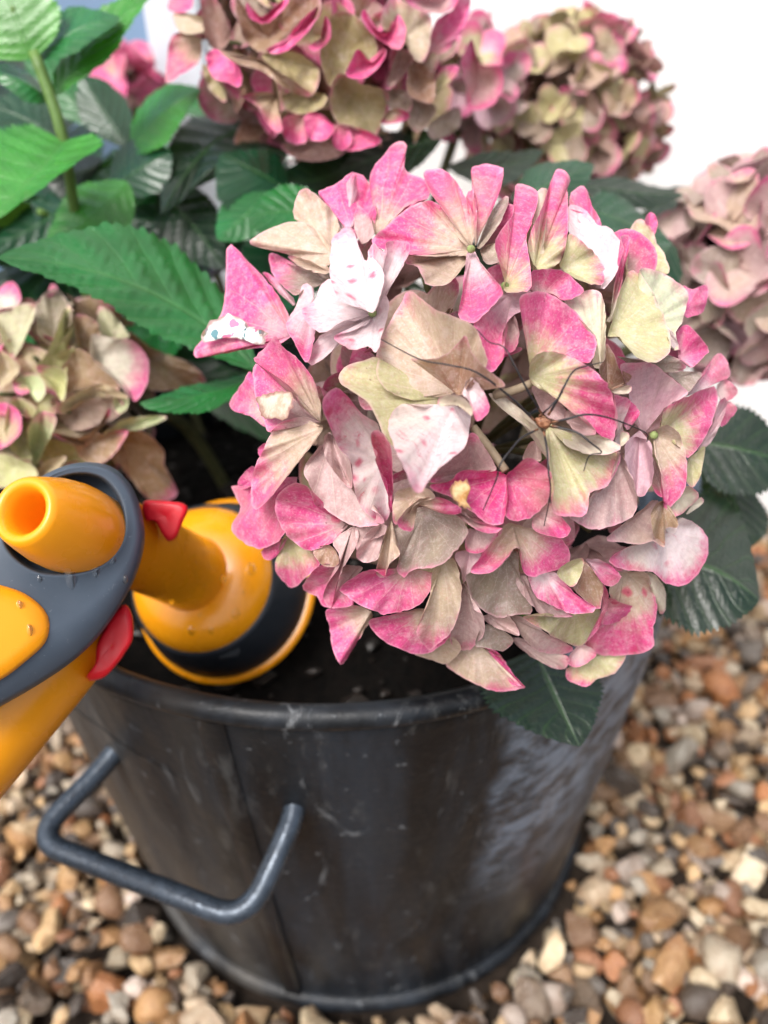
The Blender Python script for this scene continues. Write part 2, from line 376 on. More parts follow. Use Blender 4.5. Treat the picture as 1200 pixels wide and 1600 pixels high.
def strip(p_top, p_bot, wd, th, name):                              # riveted vertical strap / seam lying on the pot wall
    pts = [p_top.lerp(p_bot, i / 12) for i in range(13)]; v, f = [], []
    for p in pts:
        n_ = rad_in(p); rr = pr(max(.001, p.z)) + .0005; t_ = Vector((-n_.y, n_.x, 0)); c = n_ * rr + Vector((0, 0, p.z))
        v += [c - t_ * wd, c - t_ * wd * .8 + n_ * th, c + t_ * wd * .8 + n_ * th, c + t_ * wd]
    for i in range(12):
        for k in range(3): f.append((i * 4 + k, i * 4 + k + 1, i * 4 + 5 + k, i * 4 + 4 + k))
    link(name, mesh(name, v, f), M_POT, pot)
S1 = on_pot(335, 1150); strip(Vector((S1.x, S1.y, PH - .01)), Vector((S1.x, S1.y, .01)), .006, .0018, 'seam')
# soil
v, f = [], []; NR, NA = 34, 96
for i in range(NR + 1):
    r_ = (PR - .006) * i / NR
    for k in range(NA):
        a = 2 * math.pi * k / NA; x, y = r_ * math.cos(a), r_ * math.sin(a)
        h = .010 * noise.noise(Vector((x * 18, y * 18, 3))) + .006 * noise.noise(Vector((x * 60, y * 60, 1))) + .003 * noise.noise(Vector((x * 150, y * 150, 2)))
        v.append((x, y, PH - .064 + h + .024 * (1 - (r_ / PR) ** 2)))
for i in range(NR):
    for k in range(NA):
        k2 = (k + 1) % NA; f.append((i * NA + k, (i + 1) * NA + k, (i + 1) * NA + k2, i * NA + k2))
soil = link('soil', mesh('soil', v, f), M_SOIL, None, 'damp black potting soil inside the metal pot', 'soil', None, 'stuff')

# ---------------------------------------------------------------- gravel: 300 stones singly, the rest as one mass
import bmesh
def rock_mesh(seed, sub=2):
    bm = bmesh.new(); bmesh.ops.create_icosphere(bm, subdivisions=sub, radius=1); r2 = random.Random(seed)
    off = Vector((r2.uniform(0, 90), r2.uniform(0, 90), r2.uniform(0, 90)))
    cuts = [(Vector((r2.gauss(0, 1), r2.gauss(0, 1), r2.gauss(0, 1))).normalized(), r2.uniform(.45, .80)) for _ in range(r2.choice((2, 6, 8, 9, 10, 11)))]
    for vt in bm.verts:
        p = vt.co.copy()
        for n_, d_ in cuts:
            e = p.dot(n_) - d_
            if e > 0: p -= n_ * e * .97
        vt.co = p * (1 + .34 * noise.noise(p * 1.2 + off) + .12 * noise.noise(p * 2.8 + off))
    sx, sy, sz = r2.uniform(1.0, 1.65), r2.uniform(.85, 1.15), r2.uniform(.65, 1.0)
    for vt in bm.verts: vt.co = Vector((vt.co.x * sx, vt.co.y * sy, vt.co.z * sz))
    vs_ = [vt.co.copy() for vt in bm.verts]; fs = [tuple(q.index for q in fc.verts) for fc in bm.faces]; bm.free(); return vs_, fs, len(cuts) >= 6
ROCKS = [rock_mesh(i) for i in range(40)]; ROCKL = [rock_mesh(i, 1) for i in range(40)]
PAL = [(196, 152, 104), (208, 176, 132), (176, 130, 88), (222, 202, 168), (154, 122, 92), (130, 114, 98), (120, 112, 104), (174, 166, 152), (218, 202, 174), (92, 84, 78), (192, 130, 84), (192, 166, 130), (210, 168, 116), (146, 112, 84), (206, 184, 156), (186, 146, 104), (84, 74, 66), (196, 182, 160), (172, 122, 90), (214, 196, 182)]
A = Acc(); r3 = random.Random(5)
for k in range(420):
    a, q = r3.uniform(0, 6.283), (PR - .012) * math.sqrt(r3.random()); vs_, fs, fl = ROCKL[r3.randrange(40)]; sz = r3.lognormvariate(math.log(.0022), .5)
    x, y = q * math.cos(a), q * math.sin(a); P_ = Vector((x, y, PH - .058 + .024 * (1 - (q / PR) ** 2) + r3.uniform(-.004, .002)))
    A.add([P_ + u * sz for u in vs_], fs)
link('soil_crumbs', mesh('soil_crumbs', A.v, A.f, False), plain('crumb', srgb(34, 27, 22), .45, .4, var=.5, scale=90, bump=.6), soil, None, None, None, 'stuff')
stones = []
cell = {}
def ok(x, y, r_):
    cx, cy = int(x / .03), int(y / .03)
    for i in range(cx - 1, cx + 2):
        for j in range(cy - 1, cy + 2):
            for (a, b, c) in cell.get((i, j), ()):
                if (a - x) ** 2 + (b - y) ** 2 < ((c + r_) * .72) ** 2: return False
    return True
for layer in range(3):
    cell.clear() if layer else None
    for _ in range(34000 if layer == 0 else 20000):
        x, y = rnd.uniform(-1.05, 1.05), rnd.uniform(-.62, WALL_Y - .006)
        if math.hypot(x, y) < PB + .004: continue
        r_ = min(.018, max(.0045, rnd.lognormvariate(math.log(.0094), .38))) * (1.0 if layer == 0 else .9)
        if layer == 2: r_ *= .8
        if y > WALL_Y - r_ * 1.3 or math.hypot(x, y) < PB + .006 + r_ * 1.15: continue
        if ok(x, y, r_):
            cell.setdefault((int(x / .03), int(y / .03)), []).append((x, y, r_))
            stones.append((x, y, -.006 + layer * .0065 + r_ * .25 + rnd.uniform(-.001, .002), r_))
vis = []
for i, (x, y, z, r_) in enumerate(stones):
    px, py, d = proj((x, y, z))
    if d > .05 and -30 < px < 1230 and py < 1640 and ((py > 1090 and px < 560) or (px > 830 and py > 930)):
        hit = False
        for t in range(6, 30):                               # hidden behind the pot?
            q = CAM.lerp(Vector((x, y, z)), t / 30)
            if q.z < PH and math.hypot(q.x, q.y) < pr(max(q.z, .001)): hit = True; break
        if not hit and not (z < .004): vis.append((r_ / d, i))
vis.sort(reverse=True); single = set(i for _, i in vis[:300])
acc = Acc(); smo = []
for i, (x, y, z, r_) in enumerate(stones):
    k = rnd.randrange(40); c = rnd.choice(PAL); j = rnd.uniform(.74, .98); tc = srgb(*[max(0, min(255, q * j)) for q in c])
    rot = Matrix.Rotation(rnd.uniform(0, 6.28), 3, 'Z') @ Matrix.Rotation(rnd.gauss(0, .45), 3, 'X') @ Matrix.Rotation(rnd.gauss(0, .4), 3, 'Y')
    px, py, d = proj((x, y, z)); far = d > 1.0 or not (-200 < px < 1400)
    vs_, fs, fl = (ROCKL if far else ROCKS)[k]
    if i in single:
        me = mesh('pebble', [rot @ (q * r_) for q in vs_], fs, not fl); attr(me, 'tint', [tc] * len(vs_), 'FLOAT_COLOR')
        o = link('pebble', me, M_PEB, g); o.location = (x, y, z)
    else:
        if (not far) and i not in single and z < .004: vs_, fs, fl = ROCKL[k]
        P_ = Vector((x, y, z)); acc.add([P_ + rot @ (q * r_) for q in vs_], fs, tint=[tc] * len(vs_)); smo += [not fl] * len(fs)
me = mesh('gravel', acc.v, acc.f); me.polygons.foreach_set('use_smooth', smo); attr(me, 'tint', acc.a['tint'], 'FLOAT_COLOR')
link('gravel', me, M_PEB, g, None, None, None, 'stuff')
print('stones', len(stones), 'visible', len(vis), 'tris', len(acc.f))

# ---------------------------------------------------------------- hydrangea
plant = thing('hydrangea_plant', (0, 0, PH - .04), 'fading pink and cream mophead hydrangea growing in the metal pot', 'plant')
TINT = {'t': (190, 169, 148), 'm': (186, 157, 155), 'o': (190, 186, 142), 'w': (222, 206, 209), 'p': (218, 150, 172), 'h': (222, 92, 150), 'l': (210, 174, 186), 'b': (158, 127, 104), 'g': (156, 142, 130), 'c': (206, 198, 178), 'e': (196, 202, 170)}
TONE = [(1, 1, 1)]
class Head:
    def __init__(s, cx, cy, rp, zc, dome=.75, tone=(1, 1, 1)):
        s.cx, s.cy, s.rp, s.zc = cx, cy, rp, zc; s.R = rp / F * zc; s.dome = dome; s.tone = tone
        s.c = W(cx, cy, zc)
    def z(s, x, y):
        q = ((x - s.cx) ** 2 + (y - s.cy) ** 2) / s.rp ** 2
        return s.zc - s.dome * s.R * math.sqrt(max(.03, 1 - q)) if q < 1 else s.zc - s.dome * s.R * .173 + .25 * s.R * (math.sqrt(q) - 1)
def fan_mesh(base, outl, posf, code, pc, spots, rim, nr=7):
    """fan of rings from the claw (base) out to the margin; posf(x, y, r, i) -> 3-D point"""
    n = len(outl); v, tint, pk, fan, f = [], [], [], [], []
    dists = [(p - base).length for p in outl]; mx = max(dists) or 1
    mean = sum(((p - base) * (p - base).length for p in outl), Vector((0, 0))); ma = math.atan2(mean.y, mean.x)
    tc = srgb(*[q * t for q, t in zip(TINT[code], TONE[0])]); z_ = rnd.uniform(0, 50)
    rs = [0] + [(k / nr) ** .85 for k in range(1, nr + 1)]
    for ri, r_ in enumerate(rs):
        for i in range(n if ri else 1):
            p = base + (outl[i] - base) * r_
            v.append(posf(p.x, p.y, r_, i)); q = (p - base).length / mx
            a = math.atan2(p.y - base.y, p.x - base.x) - ma if ri else 0
            a = (a + math.pi) % (2 * math.pi) - math.pi
            pf = (q - 1 + pc * 1.12) / .34 + (rim * max(0, (r_ - .80) / .2) * min(1, q * 2) if ri else 0)
            if pc >= .99: pf = 1.6
            tint.append(tc); pk.append((max(-1.5, min(2, pf)), spots, z_)); fan.append((a, q, r_))
    for i in range(n): f.append((0, 1 + i, 1 + (i + 1) % n))
    for ri in range(nr - 1):
        o = 1 + ri * n
        for i in range(n):
            j = (i + 1) % n; f.append((o + i, o + n + i, o + n + j, o + j))
    return v, f, tint, pk, fan
def to_mesh(name, v, f, tint, pk, fan):
    me = mesh(name, v, f); attr(me, 'tint', tint, 'FLOAT_COLOR'); attr(me, 'pk', pk); attr(me, 'fan', fan); return me
def traced(head, line, scale_layer=1.0):
    TONE[0] = head.tone
    t = line.split(); code, pc, sp, lay = t[0], float(t[1]), float(t[2]), float(t[3]) * .001 * scale_layer
    bright = '+' in code; code = code[0]
    flat = .12 if '=' in t[0] else 1.0; base = Vector([float(q) for q in t[4].split(',')]); pts = [Vector([float(q) for q in s.split(',')]) for s in t[5:]]
    per = sum((pts[i] - pts[i - 1]).length for i in range(len(pts)))
    outl = catmull(pts, max(26, min(64, int(per / 6))))
    cen = sum(outl, Vector((0, 0))) / len(outl); mxd = max((p - base).length for p in outl)
    outl = [p + (p - cen).normalized() * rnd.gauss(0, .011) * min(60, mxd) for p in outl]
    fac = head.zc / .282
    bd = .013 * min(1, mxd / 90) * fac
    zb = head.z(base.x, base.y) + lay + bd
    ty = (rnd.uniform(-.5, .5) + (.85 if bright else 0)); tx = rnd.uniform(-.5, .5) * flat; ty *= flat if not bright else 1
    amp = rnd.uniform(.0010, .0030) * min(1, mxd / 80) * fac; kf = rnd.choice((2, 3, 3, 4)); ph = rnd.uniform(0, 6.28)
    amp *= flat; amp2 = amp * .45; pw = rnd.uniform(1.0, 1.9); curl = flat * rnd.uniform(-.004, .005) * min(1, mxd / 90) * fac
    n = len(outl)
    ze = []
    for i, p in enumerate(outl):
        d = (p - base).length / mxd
        z = head.z(p.x, p.y) + lay + bd * max(0, 1 - 1.7 * d) ** 1.2
        ze.append(z)
    sm = [sum(ze[(i + k) % n] for k in range(-2, 3)) / 5 for i in range(n)]
    px_m = head.zc / F
    def posf(x, y, r_, i):
        z = zb + (sm[i] - zb) * r_ ** pw
        th = 2 * math.pi * i / n
        q = math.hypot(x - base.x, y - base.y) / mxd
        z += amp * r_ ** 2 * math.sin(kf * th + ph) + amp2 * r_ ** 3 * math.sin((kf * 3 + 1) * th + ph * 2) + curl * q ** 3
        z -= (ty * (y - cen.y) + tx * (x - cen.x)) * px_m * (.3 + .7 * r_)
        return W(x, y, z)
    rim = rnd.choice((0, .1, .25, .45, .7))
    return fan_mesh(base, outl, posf, code, pc, sp, rim, 7 if mxd > 40 else 5)
def free_petal(B, D, S, Nn, L, Wd, code, pc, sp, nr=5, n=26):
    """a petal standing anywhere: claw B, length direction D, width direction S, facing Nn"""
    base = Vector((0, 0)); pts = []
    pk_ = rnd.uniform(.5, .68); tipk = rnd.uniform(.75, 1.0); asym = rnd.uniform(-.08, .08)
    for k in range(n):
        a = -math.pi + 2 * math.pi * (k + .5) / n
        u = .5 + .5 * math.cos(a); s_ = math.sin(a)
        u2 = u ** (math.log(.5) / math.log(pk_) if pk_ != .5 else 1)
        wv = abs(s_) ** tipk * (1 if s_ > 0 else -1)
        pts.append(Vector((u2 * L, wv * Wd * .5 + asym * L * u2 * (1 - u2))))
    cup, amp, kf, ph = rnd.uniform(-.25, .55), rnd.uniform(.02, .09), rnd.choice((2, 3, 4)), rnd.uniform(0, 6.28)
    bend = rnd.uniform(-.35, .30)
    def posf(x, y, r_, i):
        u, v_ = x / L, y / (Wd * .5 + 1e-9)
        h = cup * v_ * v_ * u * Wd * .5 + amp * L * r_ * r_ * math.sin(kf * 2 * math.pi * i / n + ph) + bend * L * u * u
        return B + D * x + S * y + Nn * h
    return fan_mesh(base, pts, posf, code, pc, sp, rnd.choice((0, .15, .4, .7)), nr)
def floret_petals(c, nrm, L, codes, pcr, spots, tilt=(.25, .8)):
    out = []; a0 = rnd.uniform(0, 6.28); t1 = nrm.orthogonal().normalized(); t2 = nrm.cross(t1)
    nrm = (nrm + t1 * rnd.gauss(0, .22) + t2 * rnd.gauss(0, .22)).normalized(); t1 = nrm.orthogonal().normalized(); t2 = nrm.cross(t1)
    pc0 = rnd.choice(pcr); code0 = rnd.choice(codes)
    for k in range(4):
        a = a0 + k * math.pi / 2 + rnd.gauss(0, .14); el = rnd.uniform(*tilt)
        d = t1 * math.cos(a) + t2 * math.sin(a); D = (d * math.cos(el) + nrm * math.sin(el)).normalized()
        S = nrm.cross(d).normalized(); Nn = D.cross(S)
        if Nn.dot(nrm) < 0: Nn = -Nn
        l_ = L * rnd.uniform(.8, 1.15)
        code = code0 if rnd.random() < .6 else rnd.choice(codes)
        out.append(free_petal(c + nrm * (k % 2) * .0006, D, S, Nn, l_, l_ * rnd.uniform(.85, 1.15), code, max(0, pc0 + rnd.gauss(0, .12)), spots))
    return out
def sphere_dirs(n):
    g_ = math.pi * (3 - math.sqrt(5)); o = []
    for i in range(n):
        y = 1 - 2 * (i + .5) / n; r_ = math.sqrt(1 - y * y); o.append(Vector((r_ * math.cos(g_ * i), r_ * math.sin(g_ * i), y)))
    return o
SOILZ = PH - .05
petal_budget = [300]
def flower_head(h, label, traced_lines=(), florets=40, Rin=.8, L=.022, codes='tmog', pcr=(0, .1, .3), spots=.2, foot=(0, 0), back_only=False, stem_r=.0038, skip=None, singles=0, tilt=(.25, .8), dense=0):
    # stalk from the soil to the head's core, with pedicels fanning out
    foot3 = Vector((foot[0], foot[1], SOILZ - .01)); core = h.c + cF * h.R * .25 - Vector((0, 0, h.R * .15))
    v, f = [], []
    path = [foot3, foot3.lerp(core, .35) + Vector((0, .01, .03)), foot3.lerp(core, .75) + Vector((0, .008, .012)), core]
    tv, tf = tube(catmull(path, 20, False), stem_r, 8); A = Acc(); A.add(tv, tf)
    ends = []
    for d in sphere_dirs(26):
        if d.z < -.6: continue
        e = h.c + Vector((d.x, d.y, d.z)) * h.R * .62; mid = core.lerp(e, .5) + Vector((0, 0, .004)); A.add(*tube(catmull([core, mid, e], 7, False), [.0012] * 9, 5))
    o = link('flower_head', mesh('flower_head', A.v, A.f), M_STALK, plant, label)
    for ln in traced_lines:
        v, f, a, b, c = traced(h, ln, h.zc / .282)
        link('petal', to_mesh('petal', v, f, a, b, c), M_PETAL, o); petal_budget[0] -= 1
    A = Acc(); extra = []; TONE[0] = h.tone
    for d in sphere_dirs(florets):
        d = (d + Vector((rnd.gauss(0, .08), rnd.gauss(0, .08), rnd.gauss(0, .08)))).normalized()
        toward = d.dot((CAM - h.c).normalized())
        if back_only:
            c = h.c + d * h.R * (Rin - .16 if toward < .1 else Rin - .30 - .14 * toward)
        else: c = h.c + d * h.R * Rin
        if c.y > WALL_Y - .03 or (c.z < SOILZ + .02 and math.hypot(c.x, c.y) < PR): continue
        px, py, z = proj(c)
        if skip and toward > 0 and any(math.hypot(px - a, py - b) < r_ for a, b, r_ in skip): continue
        for pt in floret_petals(c, d, L, codes, pcr, spots, tilt): extra.append((toward - .3 * (not -20 < px < 1220) - .3 * (not -20 < py < 1620), pt))
    if dense:
        for d in sphere_dirs(dense):
            c = h.c + d * h.R * .55
            if c.y > WALL_Y - .03: continue
            for pt in floret_petals(c, d, L, codes, pcr, spots, tilt): extra.append((-2, pt))
    extra.sort(key=lambda q: -q[0])
    for i, (tw, pt) in enumerate(extra):
        if i < singles: link('petal', to_mesh('petal', *pt), M_PETAL, o)
        else: A.add(pt[0], pt[1], tint=pt[2], pk=pt[3], fan=pt[4])
    if A.v:
        link('inner_petals', to_mesh('inner_petals', A.v, A.f, A.a['tint'], A.a['pk'], A.a['fan']), M_PETAL, o, None, None, None, 'stuff')
    return o
